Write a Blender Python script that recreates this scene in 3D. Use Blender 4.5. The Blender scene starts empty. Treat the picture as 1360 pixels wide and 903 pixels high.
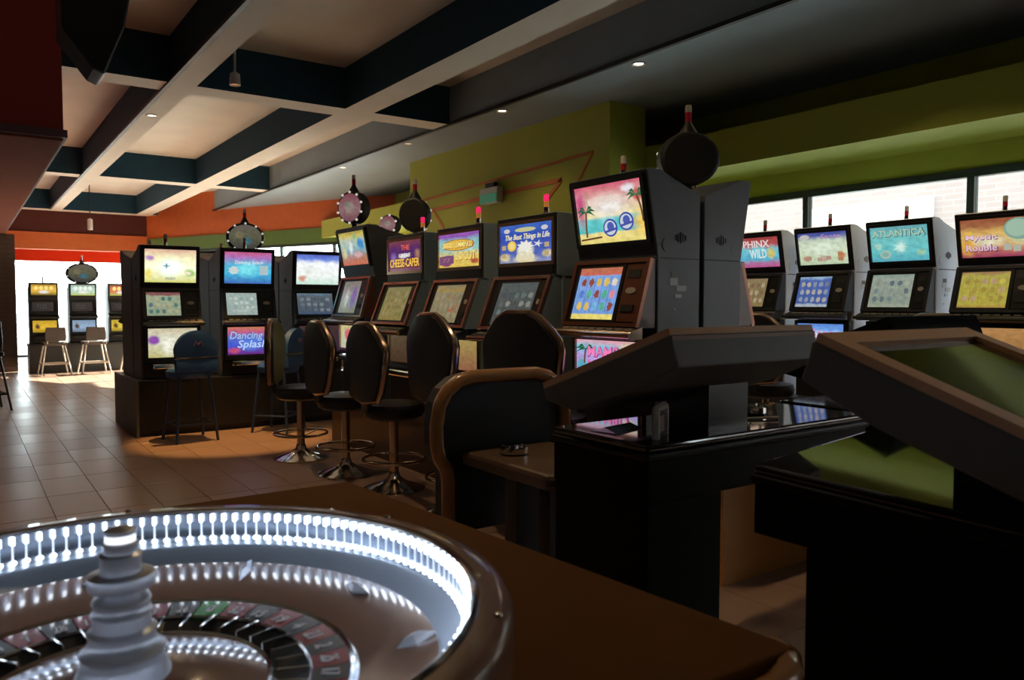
import bpy, bmesh, math, random
from mathutils import Vector, Matrix
random.seed(7)
SC = bpy.context.scene
COL = SC.collection
PI = math.pi

# ------------------------------------------------------------------ camera
EYE = 1.3
FPX = 1040.0
pit = math.atan(49.5 / FPX)
yaw = math.atan(732 / math.hypot(FPX, 49.5))
Fh = Vector((math.sin(yaw), math.cos(yaw), 0)); Rv = Vector((math.cos(yaw), -math.sin(yaw), 0))
Fv = Fh * math.cos(pit) + Vector((0, 0, -math.sin(pit))); Uv = Rv.cross(Fv)
cd = bpy.data.cameras.new('camera'); cam = bpy.data.objects.new('camera', cd); COL.objects.link(cam)
m = Matrix((Rv, Uv, -Fv)).transposed().to_4x4(); m.translation = (0, 0, EYE); cam.matrix_world = m
cd.lens = FPX / 1360 * 36; cd.sensor_width = 36; cd.clip_start = .05; cd.clip_end = 200
cd.dof.use_dof = True; cd.dof.focus_distance = 5.0; cd.dof.aperture_fstop = 4.5
SC.camera = cam

# ------------------------------------------------------------------ world, sun, exposure
SC.view_settings.view_transform = 'Standard'; SC.view_settings.look = 'None'
SC.view_settings.exposure = 0.0; SC.view_settings.gamma = 1; SC.view_settings.use_curve_mapping = False
SC.cycles.use_denoising = True
SC.cycles.max_bounces = 10; SC.cycles.diffuse_bounces = 5; SC.cycles.glossy_bounces = 4
SC.cycles.transparent_max_bounces = 16; SC.cycles.sample_clamp_indirect = 4
W = bpy.data.worlds.new('world'); SC.world = W; W.use_nodes = True
bg = W.node_tree.nodes['Background']; bg.inputs[0].default_value = (.86, .93, 1, 1); bg.inputs[1].default_value = 11.0
def light(name, kind, loc, rot, energy, color=(1, 1, 1), **kw):
    d = bpy.data.lights.new(name, kind); d.energy = energy; d.color = color
    for k, v in kw.items():
        if k == 'portal': d.cycles.is_portal = True
        else: setattr(d, k, v)
    o = bpy.data.objects.new(name, d); COL.objects.link(o); o.location = loc; o.rotation_euler = rot
    return o
sun_dir = Vector((-1, -.22, -.50))
light('sun', 'SUN', (0, 0, 8), sun_dir.to_track_quat('-Z', 'Y').to_euler(), 40.0, (1, .93, .82), angle=.009)
light('window_portal', 'AREA', (7.02, 4.0, 1.4), (0, PI / 2, 0), 0, shape='RECTANGLE', size=2.1, size_y=13.5, portal=1)
light('window_portal', 'AREA', (2.3, 22.05, 1.15), (-PI / 2, 0, 0), 0, shape='RECTANGLE', size=3.1, size_y=2.3, portal=1)

# ------------------------------------------------------------------ materials
def mat(name, color, rough=.5, metal=0., noise=.06, scale=8., bump=0., coat=0., spec=.5, emit=None, es=0., dark=None):
    M = bpy.data.materials.new(name); M.use_nodes = True
    nt = M.node_tree; b = nt.nodes['Principled BSDF']
    b.inputs['Roughness'].default_value = rough; b.inputs['Metallic'].default_value = metal
    b.inputs['Coat Weight'].default_value = coat; b.inputs['Coat Roughness'].default_value = .05
    b.inputs['Specular IOR Level'].default_value = spec
    tc = nt.nodes.new('ShaderNodeTexCoord'); n = nt.nodes.new('ShaderNodeTexNoise')
    n.inputs['Scale'].default_value = scale; n.inputs['Detail'].default_value = 4
    nt.links.new(tc.outputs['Object'], n.inputs['Vector'])
    r = nt.nodes.new('ShaderNodeMix'); r.data_type = 'RGBA'
    d = dark or [c * (1 - 3 * noise) for c in color]
    r.inputs[6].default_value = (*d, 1); r.inputs[7].default_value = (*[min(1, c * (1 + noise)) for c in color], 1)
    nt.links.new(n.outputs['Fac'], r.inputs[0]); nt.links.new(r.outputs[2], b.inputs['Base Color'])
    if bump:
        bp = nt.nodes.new('ShaderNodeBump'); bp.inputs['Strength'].default_value = bump; bp.inputs['Distance'].default_value = .01
        nt.links.new(n.outputs['Fac'], bp.inputs['Height']); nt.links.new(bp.outputs[0], b.inputs['Normal'])
    if emit:
        b.inputs['Emission Color'].default_value = (*emit, 1); b.inputs['Emission Strength'].default_value = es
    return M
def wood(name, c1, c2, rough=.4, scale=(1, 12, 12), coat=.2):
    M = mat(name, c1, rough, coat=coat); nt = M.node_tree
    mp = nt.nodes.new('ShaderNodeMapping'); mp.inputs['Scale'].default_value = scale
    n = [x for x in nt.nodes if x.type == 'TEX_NOISE'][0]; n.inputs['Scale'].default_value = 3; n.inputs['Detail'].default_value = 6
    tc = [x for x in nt.nodes if x.type == 'TEX_COORD'][0]
    nt.links.new(tc.outputs['Object'], mp.inputs[0]); nt.links.new(mp.outputs[0], n.inputs['Vector'])
    r = [x for x in nt.nodes if x.type == 'MIX'][0]; r.inputs[6].default_value = (*c2, 1); r.inputs[7].default_value = (*c1, 1)
    return M
def glass(name, tint=(.95, 1, .98), refl=.08):
    M = bpy.data.materials.new(name); M.use_nodes = True; nt = M.node_tree; nt.nodes.clear()
    o = nt.nodes.new('ShaderNodeOutputMaterial'); mx = nt.nodes.new('ShaderNodeMixShader')
    t = nt.nodes.new('ShaderNodeBsdfTransparent'); g = nt.nodes.new('ShaderNodeBsdfGlossy')
    f = nt.nodes.new('ShaderNodeFresnel'); f.inputs[0].default_value = 1.3
    t.inputs[0].default_value = (*tint, 1); g.inputs['Roughness'].default_value = .03
    nt.links.new(f.outputs[0], mx.inputs[0]); nt.links.new(t.outputs[0], mx.inputs[1]); nt.links.new(g.outputs[0], mx.inputs[2])
    nt.links.new(mx.outputs[0], o.inputs[0]); return M
def art(name, stops, blobs=(), grid=None, es=.8, nz=.25, nscale=5., busy=.84):
    """backlit printed glass / video picture: vertical colour ramp, soft blobs, symbol grid, in UV of its own panel"""
    M = bpy.data.materials.new(name); M.use_nodes = True; nt = M.node_tree; L = nt.links.new
    b = nt.nodes['Principled BSDF']; b.inputs['Base Color'].default_value = (.01, .01, .01, 1); b.inputs['Roughness'].default_value = .12
    uv = nt.nodes.new('ShaderNodeUVMap'); n = nt.nodes.new('ShaderNodeTexNoise'); n.inputs['Scale'].default_value = nscale; n.inputs['Detail'].default_value = 5
    L(uv.outputs[0], n.inputs['Vector'])
    sx = nt.nodes.new('ShaderNodeSeparateXYZ'); L(uv.outputs[0], sx.inputs[0])
    a = nt.nodes.new('ShaderNodeMath'); a.operation = 'MULTIPLY_ADD'; L(n.outputs['Fac'], a.inputs[0]); a.inputs[1].default_value = nz
    s2 = nt.nodes.new('ShaderNodeMath'); s2.operation = 'SUBTRACT'; L(sx.outputs[1], s2.inputs[0]); s2.inputs[1].default_value = nz / 2
    L(s2.outputs[0], a.inputs[2])
    cr = nt.nodes.new('ShaderNodeValToRGB'); L(a.outputs[0], cr.inputs[0])
    e = cr.color_ramp.elements
    while len(e) < len(stops): e.new(.5)
    for i, (p, c) in enumerate(stops): e[i].position = p; e[i].color = (*c, 1)
    cur = cr.outputs[0]
    def mixin(fac, col):
        nonlocal cur
        mx = nt.nodes.new('ShaderNodeMix'); mx.data_type = 'RGBA'; L(fac, mx.inputs[0]); L(cur, mx.inputs[6])
        if isinstance(col, tuple): mx.inputs[7].default_value = (*col, 1)
        else: L(col, mx.inputs[7])
        cur = mx.outputs[2]
    dn = nt.nodes.new('ShaderNodeVectorMath'); dn.operation = 'MULTIPLY_ADD'; L(n.outputs['Color'], dn.inputs[0])
    dn.inputs[1].default_value = (.12, .12, 0); L(uv.outputs[0], dn.inputs[2])
    for (u, v, rx, ry, col, soft) in blobs:
        vm = nt.nodes.new('ShaderNodeVectorMath'); vm.operation = 'SUBTRACT'; L(dn.outputs[0], vm.inputs[0]); vm.inputs[1].default_value = (u + .06, v + .06, .0)
        vs = nt.nodes.new('ShaderNodeVectorMath'); vs.operation = 'MULTIPLY'; L(vm.outputs[0], vs.inputs[0]); vs.inputs[1].default_value = (1 / rx, 1 / ry, 0)
        vl = nt.nodes.new('ShaderNodeVectorMath'); vl.operation = 'LENGTH'; L(vs.outputs[0], vl.inputs[0])
        mr = nt.nodes.new('ShaderNodeMapRange'); mr.interpolation_type = 'SMOOTHSTEP'; L(vl.outputs['Value'], mr.inputs[0])
        mr.inputs[1].default_value = 1 - soft; mr.inputs[2].default_value = 1.0; mr.inputs[3].default_value = 1; mr.inputs[4].default_value = 0
        mixin(mr.outputs[0], col)
    if grid:
        nx, ny, u0, v0, u1, v1, ramp, line = grid
        mp = nt.nodes.new('ShaderNodeMapping'); mp.vector_type = 'POINT'
        mp.inputs['Scale'].default_value = (nx / (u1 - u0), ny / (v1 - v0), 0)
        mp.inputs['Location'].default_value = (-u0 * nx / (u1 - u0), -v0 * ny / (v1 - v0), 0)
        L(uv.outputs[0], mp.inputs[0])
        fr = nt.nodes.new('ShaderNodeVectorMath'); fr.operation = 'FRACTION'; L(mp.outputs[0], fr.inputs[0])
        fl = nt.nodes.new('ShaderNodeVectorMath'); fl.operation = 'FLOOR'; L(mp.outputs[0], fl.inputs[0])
        wn = nt.nodes.new('ShaderNodeTexWhiteNoise'); wn.noise_dimensions = '2D'; L(fl.outputs[0], wn.inputs['Vector'])
        c2 = nt.nodes.new('ShaderNodeValToRGB'); c2.color_ramp.interpolation = 'CONSTANT'; L(wn.outputs['Value'], c2.inputs[0])
        e2 = c2.color_ramp.elements
        while len(e2) < len(ramp): e2.new(.5)
        for i, c in enumerate(ramp): e2[i].position = i / len(ramp); e2[i].color = (*c, 1)
        cc = nt.nodes.new('ShaderNodeVectorMath'); cc.operation = 'SUBTRACT'; L(fr.outputs[0], cc.inputs[0]); cc.inputs[1].default_value = (.5, .5, 0)
        ab = nt.nodes.new('ShaderNodeVectorMath'); ab.operation = 'ABSOLUTE'; L(cc.outputs[0], ab.inputs[0])
        ln = nt.nodes.new('ShaderNodeVectorMath'); ln.operation = 'LENGTH'; L(cc.outputs[0], ln.inputs[0])
        # ragged symbol discs
        n2 = nt.nodes.new('ShaderNodeTexNoise'); n2.inputs['Scale'].default_value = 26; L(uv.outputs[0], n2.inputs['Vector'])
        ad = nt.nodes.new('ShaderNodeMath'); ad.operation = 'MULTIPLY_ADD'; L(n2.outputs['Fac'], ad.inputs[0]); ad.inputs[1].default_value = .5; L(ln.outputs['Value'], ad.inputs[2])
        lt = nt.nodes.new('ShaderNodeMath'); lt.operation = 'LESS_THAN'; L(ad.outputs[0], lt.inputs[0]); lt.inputs[1].default_value = .58
        # inside the grid rectangle
        ins = nt.nodes.new('ShaderNodeVectorMath'); ins.operation = 'SUBTRACT'; L(uv.outputs[0], ins.inputs[0]); ins.inputs[1].default_value = ((u0 + u1) / 2, (v0 + v1) / 2, 0)
        ia = nt.nodes.new('ShaderNodeVectorMath'); ia.operation = 'ABSOLUTE'; L(ins.outputs[0], ia.inputs[0])
        si = nt.nodes.new('ShaderNodeSeparateXYZ'); L(ia.outputs[0], si.inputs[0])
        l1 = nt.nodes.new('ShaderNodeMath'); l1.operation = 'LESS_THAN'; L(si.outputs[0], l1.inputs[0]); l1.inputs[1].default_value = (u1 - u0) / 2
        l2 = nt.nodes.new('ShaderNodeMath'); l2.operation = 'LESS_THAN'; L(si.outputs[1], l2.inputs[0]); l2.inputs[1].default_value = (v1 - v0) / 2
        ii = nt.nodes.new('ShaderNodeMath'); ii.operation = 'MULTIPLY'; L(l1.outputs[0], ii.inputs[0]); L(l2.outputs[0], ii.inputs[1])
        m2 = nt.nodes.new('ShaderNodeMath'); m2.operation = 'MULTIPLY'; L(lt.outputs[0], m2.inputs[0]); L(ii.outputs[0], m2.inputs[1])
        mixin(m2.outputs[0], c2.outputs[0])
        sa = nt.nodes.new('ShaderNodeSeparateXYZ'); L(ab.outputs[0], sa.inputs[0])
        g1 = nt.nodes.new('ShaderNodeMath'); g1.operation = 'GREATER_THAN'; L(sa.outputs[0], g1.inputs[0]); g1.inputs[1].default_value = .465
        g2 = nt.nodes.new('ShaderNodeMath'); g2.operation = 'MULTIPLY'; L(g1.outputs[0], g2.inputs[0]); L(ii.outputs[0], g2.inputs[1])
        mixin(g2.outputs[0], line)
    n3 = nt.nodes.new('ShaderNodeTexNoise'); n3.inputs['Scale'].default_value = 9; n3.inputs['Detail'].default_value = 3; L(uv.outputs[0], n3.inputs['Vector'])
    m3 = nt.nodes.new('ShaderNodeMapRange'); L(n3.outputs['Fac'], m3.inputs[0]); m3.inputs[1].default_value = .33; m3.inputs[2].default_value = .62; m3.inputs[3].default_value = busy; m3.inputs[4].default_value = 1.12
    hs = nt.nodes.new('ShaderNodeHueSaturation'); L(cur, hs.inputs['Color']); hs.inputs['Saturation'].default_value = .98; L(m3.outputs[0], hs.inputs['Value'])
    L(hs.outputs[0], b.inputs['Emission Color']); b.inputs['Emission Strength'].default_value = es
    return M
_flat = {}
def ink(c, es=.8):
    k = (c, es)
    if k not in _flat:
        M = bpy.data.materials.new('backlit_ink'); M.use_nodes = True; b = M.node_tree.nodes['Principled BSDF']
        nt = M.node_tree; n = nt.nodes.new('ShaderNodeTexNoise'); n.inputs['Scale'].default_value = 30
        mx = nt.nodes.new('ShaderNodeMix'); mx.data_type = 'RGBA'; mx.inputs[6].default_value = (*[x * .85 for x in c], 1); mx.inputs[7].default_value = (*c, 1)
        nt.links.new(n.outputs['Fac'], mx.inputs[0]); nt.links.new(mx.outputs[2], b.inputs['Emission Color'])
        b.inputs['Base Color'].default_value = (*[x * .3 for x in c], 1); b.inputs['Emission Strength'].default_value = es
        b.inputs['Roughness'].default_value = .2
        _flat[k] = M
    return _flat[k]

SLATE = mat('slate_cabinet_paint', (.085, .1, .11), .42, noise=.05)
SLATE_LIFTED = mat('shade_lifted_slate_paint', (.25, .325, .37), .42, noise=.05)  # slate lightened to offset the shade between close-set cabinets
DARKBODY = mat('charcoal_cabinet_paint', (.05, .052, .05), .45)
GREYBODY = mat('grey_cabinet_paint', (.13, .12, .105), .5)
PALEBODY = mat('pale_cabinet_paint', (.80, .84, .92), .45, noise=.03)
BLACK = mat('black_plastic', (.012, .012, .012), .35)
SATIN = mat('satin_black_metal', (.02, .022, .022), .4)
COPPER = mat('copper_bezel', (.30, .13, .085), .3, .75)
WOODRED = wood('reddish_bezel_wood', (.16, .055, .03), (.07, .022, .012), .35)
CHROME = mat('chrome', (.75, .74, .72), .12, 1.0, noise=.02)
BRASS = mat('warm_chrome', (.72, .56, .40), .18, 1.0, noise=.03)
BRONZE = mat('bronze_trim', (.55, .40, .31), .22, .9)
REDLENS = mat('red_lens', (.5, .02, .05), .15, coat=.4)
REDLIT = mat('red_lens_lit', (.6, .02, .08), .15, emit=(1, .02, .16), es=.75)
AMBER = mat('amber_lens', (.75, .35, .08), .2, emit=(1, .35, .06), es=.18)
CLEAR = mat('frosted_lens', (.62, .55, .5), .2)
LABELWHITE = mat('sticker_white', (.7, .72, .74), .5)
BUTTON = mat('button_plastic', (.45, .42, .35), .3)
VENTBLACK = mat('vent_black', (.006, .006, .006), .6)
DKWOOD = wood('dark_plinth_wood', (.075, .034, .016), (.035, .015, .008), .45)
ORWOOD = wood('brightened_plinth_wood', (.78, .37, .08), (.66, .30, .06), .5)  # albedo raised in place of light that never reaches the end panel
VINYL = mat('black_vinyl', (.012, .011, .010), .38, bump=.1, scale=60)
BLUEV = mat('blue_vinyl', (.022, .085, .26), .5, bump=.08, scale=60)
BLUEM = mat('blue_frame_paint', (.035, .06, .13), .35, .3)

# ------------------------------------------------------------------ mesh helpers
class MB:
    def __init__(s): s.v = []; s.f = []
    def add(s, vs, fs):
        o = len(s.v); s.v += [tuple(v) for v in vs]; s.f += [tuple(i + o for i in f) for f in fs]; return s
    def box(s, x0, x1, y0, y1, z0, z1):
        return s.add([(x0, y0, z0), (x1, y0, z0), (x1, y1, z0), (x0, y1, z0), (x0, y0, z1), (x1, y0, z1), (x1, y1, z1), (x0, y1, z1)],
                     [(0, 3, 2, 1), (4, 5, 6, 7), (0, 1, 5, 4), (1, 2, 6, 5), (2, 3, 7, 6), (3, 0, 4, 7)])
    def prism(s, pts, d0, d1, axis='x'):
        """polygon extruded along an axis; pts are (y,z) for x, (x,z) for y, (x,y) for z"""
        def P(p, d):
            return (d, p[0], p[1]) if axis == 'x' else (p[0], d, p[1]) if axis == 'y' else (p[0], p[1], d)
        n = len(pts)
        return s.add([P(p, d0) for p in pts] + [P(p, d1) for p in pts],
                     [tuple(range(n))[::-1], tuple(range(n, 2 * n))] + [(i, (i + 1) % n, n + (i + 1) % n, n + i) for i in range(n)])
    def tube(s, path, r, n=8, closed=False, sx=1., up=None):
        P = [Vector(p) for p in path]; N = len(P); rings = []
        t0 = ((P[1] - P[0]).normalized()); ref = Vector(up) if up else (Vector((0, 0, 1)) if abs(t0.z) < .9 else Vector((1, 0, 0)))
        for i in range(N):
            if closed: t = (P[(i + 1) % N] - P[i - 1]).normalized()
            else: t = (P[min(i + 1, N - 1)] - P[max(i - 1, 0)]).normalized()
            a = (ref - t * ref.dot(t)).normalized(); b = t.cross(a)
            if not up: ref = a
            rr = r[i] if isinstance(r, (list, tuple)) else r
            rings.append([P[i] + a * (math.cos(2 * PI * k / n) * rr) + b * (math.sin(2 * PI * k / n) * rr * sx) for k in range(n)])
        vs = [v for q in rings for v in q]; fs = []
        for i in range(N if closed else N - 1):
            j = (i + 1) % N
            for k in range(n): fs.append((i * n + k, i * n + (k + 1) % n, j * n + (k + 1) % n, j * n + k))
        if not closed: fs += [tuple(range(n))[::-1], tuple(range((N - 1) * n, N * n))]
        return s.add(vs, fs)
    def lathe(s, prof, n=24, c=(0, 0, 0), cap=True):
        vs = []; fs = []
        for (r, z) in prof:
            for k in range(n): vs.append((c[0] + r * math.cos(2 * PI * k / n), c[1] + r * math.sin(2 * PI * k / n), c[2] + z))
        for i in range(len(prof) - 1):
            for k in range(n): fs.append((i * n + k, i * n + (k + 1) % n, (i + 1) * n + (k + 1) % n, (i + 1) * n + k))
        if cap:
            fs += [tuple(range(n))[::-1], tuple(range((len(prof) - 1) * n, len(prof) * n))]
        return s.add(vs, fs)
    def quad(s, a, b, c, d): return s.add([a, b, c, d], [(0, 1, 2, 3)])
    def build(s, name, material, parent=None, smooth=False, bevel=0., uv=False, loc=None, segs=2):
        me = bpy.data.meshes.new(name); me.from_pydata(s.v, [], s.f)
        bm = bmesh.new(); bm.from_mesh(me)
        bmesh.ops.recalc_face_normals(bm, faces=bm.faces)
        bm.to_mesh(me); bm.free()
        me.materials.append(material)
        if smooth:
            for p in me.polygons: p.use_smooth = True
            me.set_sharp_from_angle(angle=math.radians(40))
        o = bpy.data.objects.new(name, me); COL.objects.link(o)
        if parent is not None: o.parent = parent
        if loc is not None: o.location = loc
        if bevel:
            bv = o.modifiers.new('bevel', 'BEVEL'); bv.width = bevel; bv.segments = segs; bv.limit_method = 'ANGLE'; bv.angle_limit = .6
        return o
def uvquad(name, w, h, material, parent, n=1):
    """panel centred on its own origin in its XY plane, facing +Z"""
    me = bpy.data.meshes.new(name)
    me.from_pydata([(-w / 2, -h / 2, 0), (w / 2, -h / 2, 0), (w / 2, h / 2, 0), (-w / 2, h / 2, 0), (-w / 2, -h / 2, -.004), (w / 2, -h / 2, -.004), (w / 2, h / 2, -.004), (-w / 2, h / 2, -.004)], [],
                   [(0, 1, 2, 3), (7, 6, 5, 4), (0, 4, 5, 1), (1, 5, 6, 2), (2, 6, 7, 3), (3, 7, 4, 0)])
    uv = me.uv_layers.new(name='UVMap')
    for p in me.polygons:
        for li in p.loop_indices:
            v = me.vertices[me.loops[li].vertex_index].co; uv.data[li].uv = (v.x / w + .5, v.y / h + .5)
    me.materials.append(material)
    o = bpy.data.objects.new(name, me); COL.objects.link(o); o.parent = parent
    return o
_txt = {}
def text(s, w, h, material, parent, x=0, y=0, z=.003, rot=0, shear=0., name='lettering', warp=0.):
    if (s, shear) not in _txt:
        c = bpy.data.curves.new('t', 'FONT'); c.body = s; c.align_x = 'CENTER'; c.align_y = 'CENTER'; c.extrude = .01; c.shear = shear; c.resolution_u = 2
        c.offset = .012
        o = bpy.data.objects.new('t', c); COL.objects.link(o)
        dg = bpy.context.evaluated_depsgraph_get(); me = bpy.data.meshes.new_from_object(o.evaluated_get(dg))
        _txt[(s, shear)] = [(v.co.copy()) for v in me.vertices], [tuple(p.vertices) for p in me.polygons]
        bpy.data.objects.remove(o); bpy.data.curves.remove(c); bpy.data.meshes.remove(me)
    vs, fs = _txt[(s, shear)]
    x0 = min(v.x for v in vs); x1 = max(v.x for v in vs); y0 = min(v.y for v in vs); y1 = max(v.y for v in vs)
    me = bpy.data.meshes.new(name); out = []
    for v in vs:
        a = ((v.x - x0) / (x1 - x0) - .5); b = ((v.y - y0) / (y1 - y0) - .5)
        out.append((a * w, b * h + warp * (1 - 4 * a * a) , v.z * .08))
    me.from_pydata(out, [], fs); me.materials.append(material)
    o = bpy.data.objects.new(name, me); COL.objects.link(o); o.parent = parent; o.location = (x, y, z); o.rotation_euler = (0, 0, rot)
    return o
def flat(name, pts, material, parent, z=.002, t=.001):
    """flat printed shape lying on a panel"""
    o = MB().prism(pts, z, z + t, 'z').build(name, material, parent); return o
def ell(cx, cy, rx, ry, n=18): return [(cx + rx * math.cos(2 * PI * k / n), cy + ry * math.sin(2 * PI * k / n)) for k in range(n)]
def star(cx, cy, r0, r1, n=8): return [(cx + (r0 if k % 2 else r1) * math.cos(PI * k / n), cy + (r0 if k % 2 else r1) * math.sin(PI * k / n)) for k in range(2 * n)]
def thing(name, label, cat, loc=(0, 0, 0), rz=0, group=None):
    o = bpy.data.objects.new(name, None); COL.objects.link(o); o.location = loc; o.rotation_euler = (0, 0, rz)
    o.empty_display_size = .1
    return tag(o, label, cat, group)
def tag(o, label, cat, group=None):
    o['label'] = label; o['category'] = cat
    if group: o['group'] = group
    return o
def struct(o): o['kind'] = 'structure'; return o
def copy_tree(o, parent=None):
    c = o.copy(); COL.objects.link(c)
    if parent is not None: c.parent = parent
    for ch in list(o.children): copy_tree(ch, c)
    return c

# ------------------------------------------------------------------ room shell
BEIGE = mat('beige_ceiling_paint', (.70, .645, .55), .8, noise=.05, scale=2)
BEAMBLUE = mat('navy_beam_paint', (.018, .058, .095), .8, spec=.2)
BLUEGREY = mat('blue_grey_ceiling_paint', (.27, .335, .375), .7, noise=.05, scale=2)
OLIVE = mat('lime_green_wall_paint', (.40, .445, .045), .75, noise=.04, scale=3)
ORANGE = mat('orange_wall_paint', (.62, .14, .03), .7)
MAROOND = mat('dark_maroon_fascia', (.085, .014, .009), .8)
MAROON = mat('maroon_wall_paint', (.30, .025, .016), .7)
REDBAND = mat('red_soffit_paint', (.34, .018, .005), 1., spec=0.)
PURPLE = mat('purple_trim_paint', (.12, .06, .075), .6)
BROWNSOF = mat('brown_soffit_paint', (.24, .075, .042), 1., spec=.05)
GREENBAND = mat('green_fascia_paint', (.12, .22, .05), .7)
DARKWALL = mat('dark_brown_wall', (.08, .05, .035), .8)
FRAME = mat('dark_window_frame', (.03, .05, .04), .4)
TILE = [mat('brown_floor_tile', (.45, .28, .205), .33, noise=.10, scale=3, bump=.03),
        mat('brown_floor_tile', (.43, .265, .19), .35, noise=.10, scale=3, bump=.03),
        mat('brown_floor_tile', (.465, .295, .22), .31, noise=.10, scale=3, bump=.03)]
GROUT = mat('dark_grout', (.05, .035, .03), .8)
GLASS = glass('window_glass')

floor = struct(MB().box(-4, 13.9 - 6.7, -3, 23, -.12, -.006).build('floor', GROUT))
tile_me = []
for k in range(3):
    o = MB().box(.002, .294, .002, .594, -.006, 0).build('tile', TILE[k], floor, bevel=.0015, segs=1); tile_me.append(o)
first = list(tile_me); n = 0; rest = MB()
for j in range(-2, 37):
    for i in range(-6, 24):
        x = .14 + .295 * i; y = 0.05 + .6 * j
        px = (x * math.cos(yaw) - y * math.sin(yaw)) / max(.2, x * math.sin(yaw) + y * math.cos(yaw))
        if -.2 < x < 3.0 and 3.4 < y < 17.3 and n < 298 and px < -.05:
            if first: o = first.pop()
            else:
                o = tile_me[(i * 7 + j * 5) % 3].copy(); COL.objects.link(o)
            o.location = (x, y, 0); n += 1
        elif -2.0 < x < 6.9:
            rest.box(x + .002, x + .294, y + .002, y + .594, -.006, 0)
rt = rest.build('floor_tiles', TILE[0], floor); rt['kind'] = 'stuff'

HB, HT, HS = 3.42, 3.86, 4.0      # beam undersides, coffer panels, slab top
ceiling = struct(MB().box(-4, 7.2, -3, 23, HT, HS).build('ceiling', BEIGE))
def part_beam(x0, x1, y0, y1, name='beam', under=BEIGE, side=BEAMBLUE):
    o = MB().box(x0, x1, y0, y1, HB, HT).build(name, under, ceiling)
    o.data.materials.append(side)
    for p in o.data.polygons:
        if abs(p.normal.z) < .5: p.material_index = 1
    return o
part_beam(1.71, 1.95, -3, 21.0); part_beam(3.50, 3.84, -3, 21.0)
for y in (8.15, 14.8):
    for x0, x1 in ((.7, 1.71), (1.95, 3.50), (3.84, 4.82)): part_beam(x0, x1, y, y + .35, 'cross_beam')
for x0, x1 in ((.7, 1.71), (1.95, 3.50), (3.84, 4.82)): part_beam(x0, x1, 20.6, 21.0, 'cross_beam')
part_beam(4.82, 7.2, -3, 21.0, 'dropped_ceiling', BLUEGREY, BLUEGREY)
TRACK = mat('black_cable_track', (.01, .01, .01), .5)
MB().box(1.68, 1.72, -2, 20.5, HB - .02, HB + .015).build('cable_track', TRACK, ceiling)
MB().box(4.79, 4.83, -2, 20.5, HB - .02, HB + .015).build('cable_track', TRACK, ceiling)

# right wall: sill, windows, header, soffit
wr = struct(MB().box(7.0, 7.2, -3, 14.2, 0, .35).build('wall_right', OLIVE))
MB().box(7.0, 7.2, -3, 14.2, 2.43, HB).build('window_header', OLIVE, wr)
sf = struct(MB().prism([(6.15, 2.637), (7.0, 2.637), (7.0, 2.72), (6.24, 2.72), (6.24, 2.99), (6.15, 2.99)], -3, 15.6, 'y').build('trim_1', OLIVE))
win = struct(MB().box(6.985, 7.06, -3, 14.2, 2.36, 2.43).build('window_1', FRAME))
MB().box(6.985, 7.06, -3, 14.2, .35, .41).build('sill', FRAME, win)
ys = [3.22 + 1.58 * k for k in range(-4, 7)]
for y in ys: MB().box(6.985, 7.06, y - .03, y + .03, .41, 2.36).build('mullion', FRAME, win)
for y in ys: MB().box(7.018, 7.028, y + .03, min(y + 1.55, 14.2), .41, 2.36).build('pane', GLASS, win)
# green pier standing in front of the window wall
pier = struct(MB().box(5.63, 6.15, 6.22, 10.7, 0, HB).build('wall_pier', OLIVE))
STRIPE = mat('orange_stripe_paint', (.55, .17, .03), .7)
def stripe(a, b, w=.035):
    a = Vector(a); b = Vector(b); d = (b - a).normalized(); nrm = Vector((0, -d.z, d.y)) * w / 2
    q = [a - nrm, b - nrm, b + nrm, a + nrm]
    MB().prism([(p.y, p.z) for p in q], 5.622, 5.6295, 'x').build('painted_stripe', STRIPE, pier)
SP = lambda y, z: (5.63, y, z)
stripe(SP(6.48, 2.93), SP(10.6, 2.80), .03); stripe(SP(6.48, 2.93), SP(6.75, 2.62), .03)
stripe(SP(7.02, 2.70), SP(10.0, 2.64), .05); stripe(SP(7.02, 2.70), SP(7.30, 2.50), .05)
stripe(SP(10.0, 2.64), SP(9.5, 2.20), .04); stripe(SP(9.5, 2.20), SP(6.5, 2.24), .04)
# far end: maroon and orange fascia over the far window
wf = struct(MB().box(.3, 3.79, 21.0, 21.2, 2.92, HT).build('wall_far', MAROOND))
MB().box(.3, 3.79, 20.96, 21.2, 2.53, 2.92).build('fascia', ORANGE, wf)
MB().prism([(21.2, 2.53), (22.05, 2.30), (22.05, 2.40), (21.2, 2.60)], .3, 3.79, 'x').build('soffit', REDBAND, wf)
w2 = struct(MB().box(.3, 3.9, 22.0, 22.08, 0, .05).build('window_2', FRAME))
for x in (.9, 2.45, 3.85): MB().box(x - .03, x + .03, 22.0, 22.08, .05, 2.32).build('mullion', FRAME, w2)
for x in (.93, 2.48): MB().box(x, x + 1.36, 22.03, 22.04, .05, 2.32).build('pane', GLASS, w2)
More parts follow.
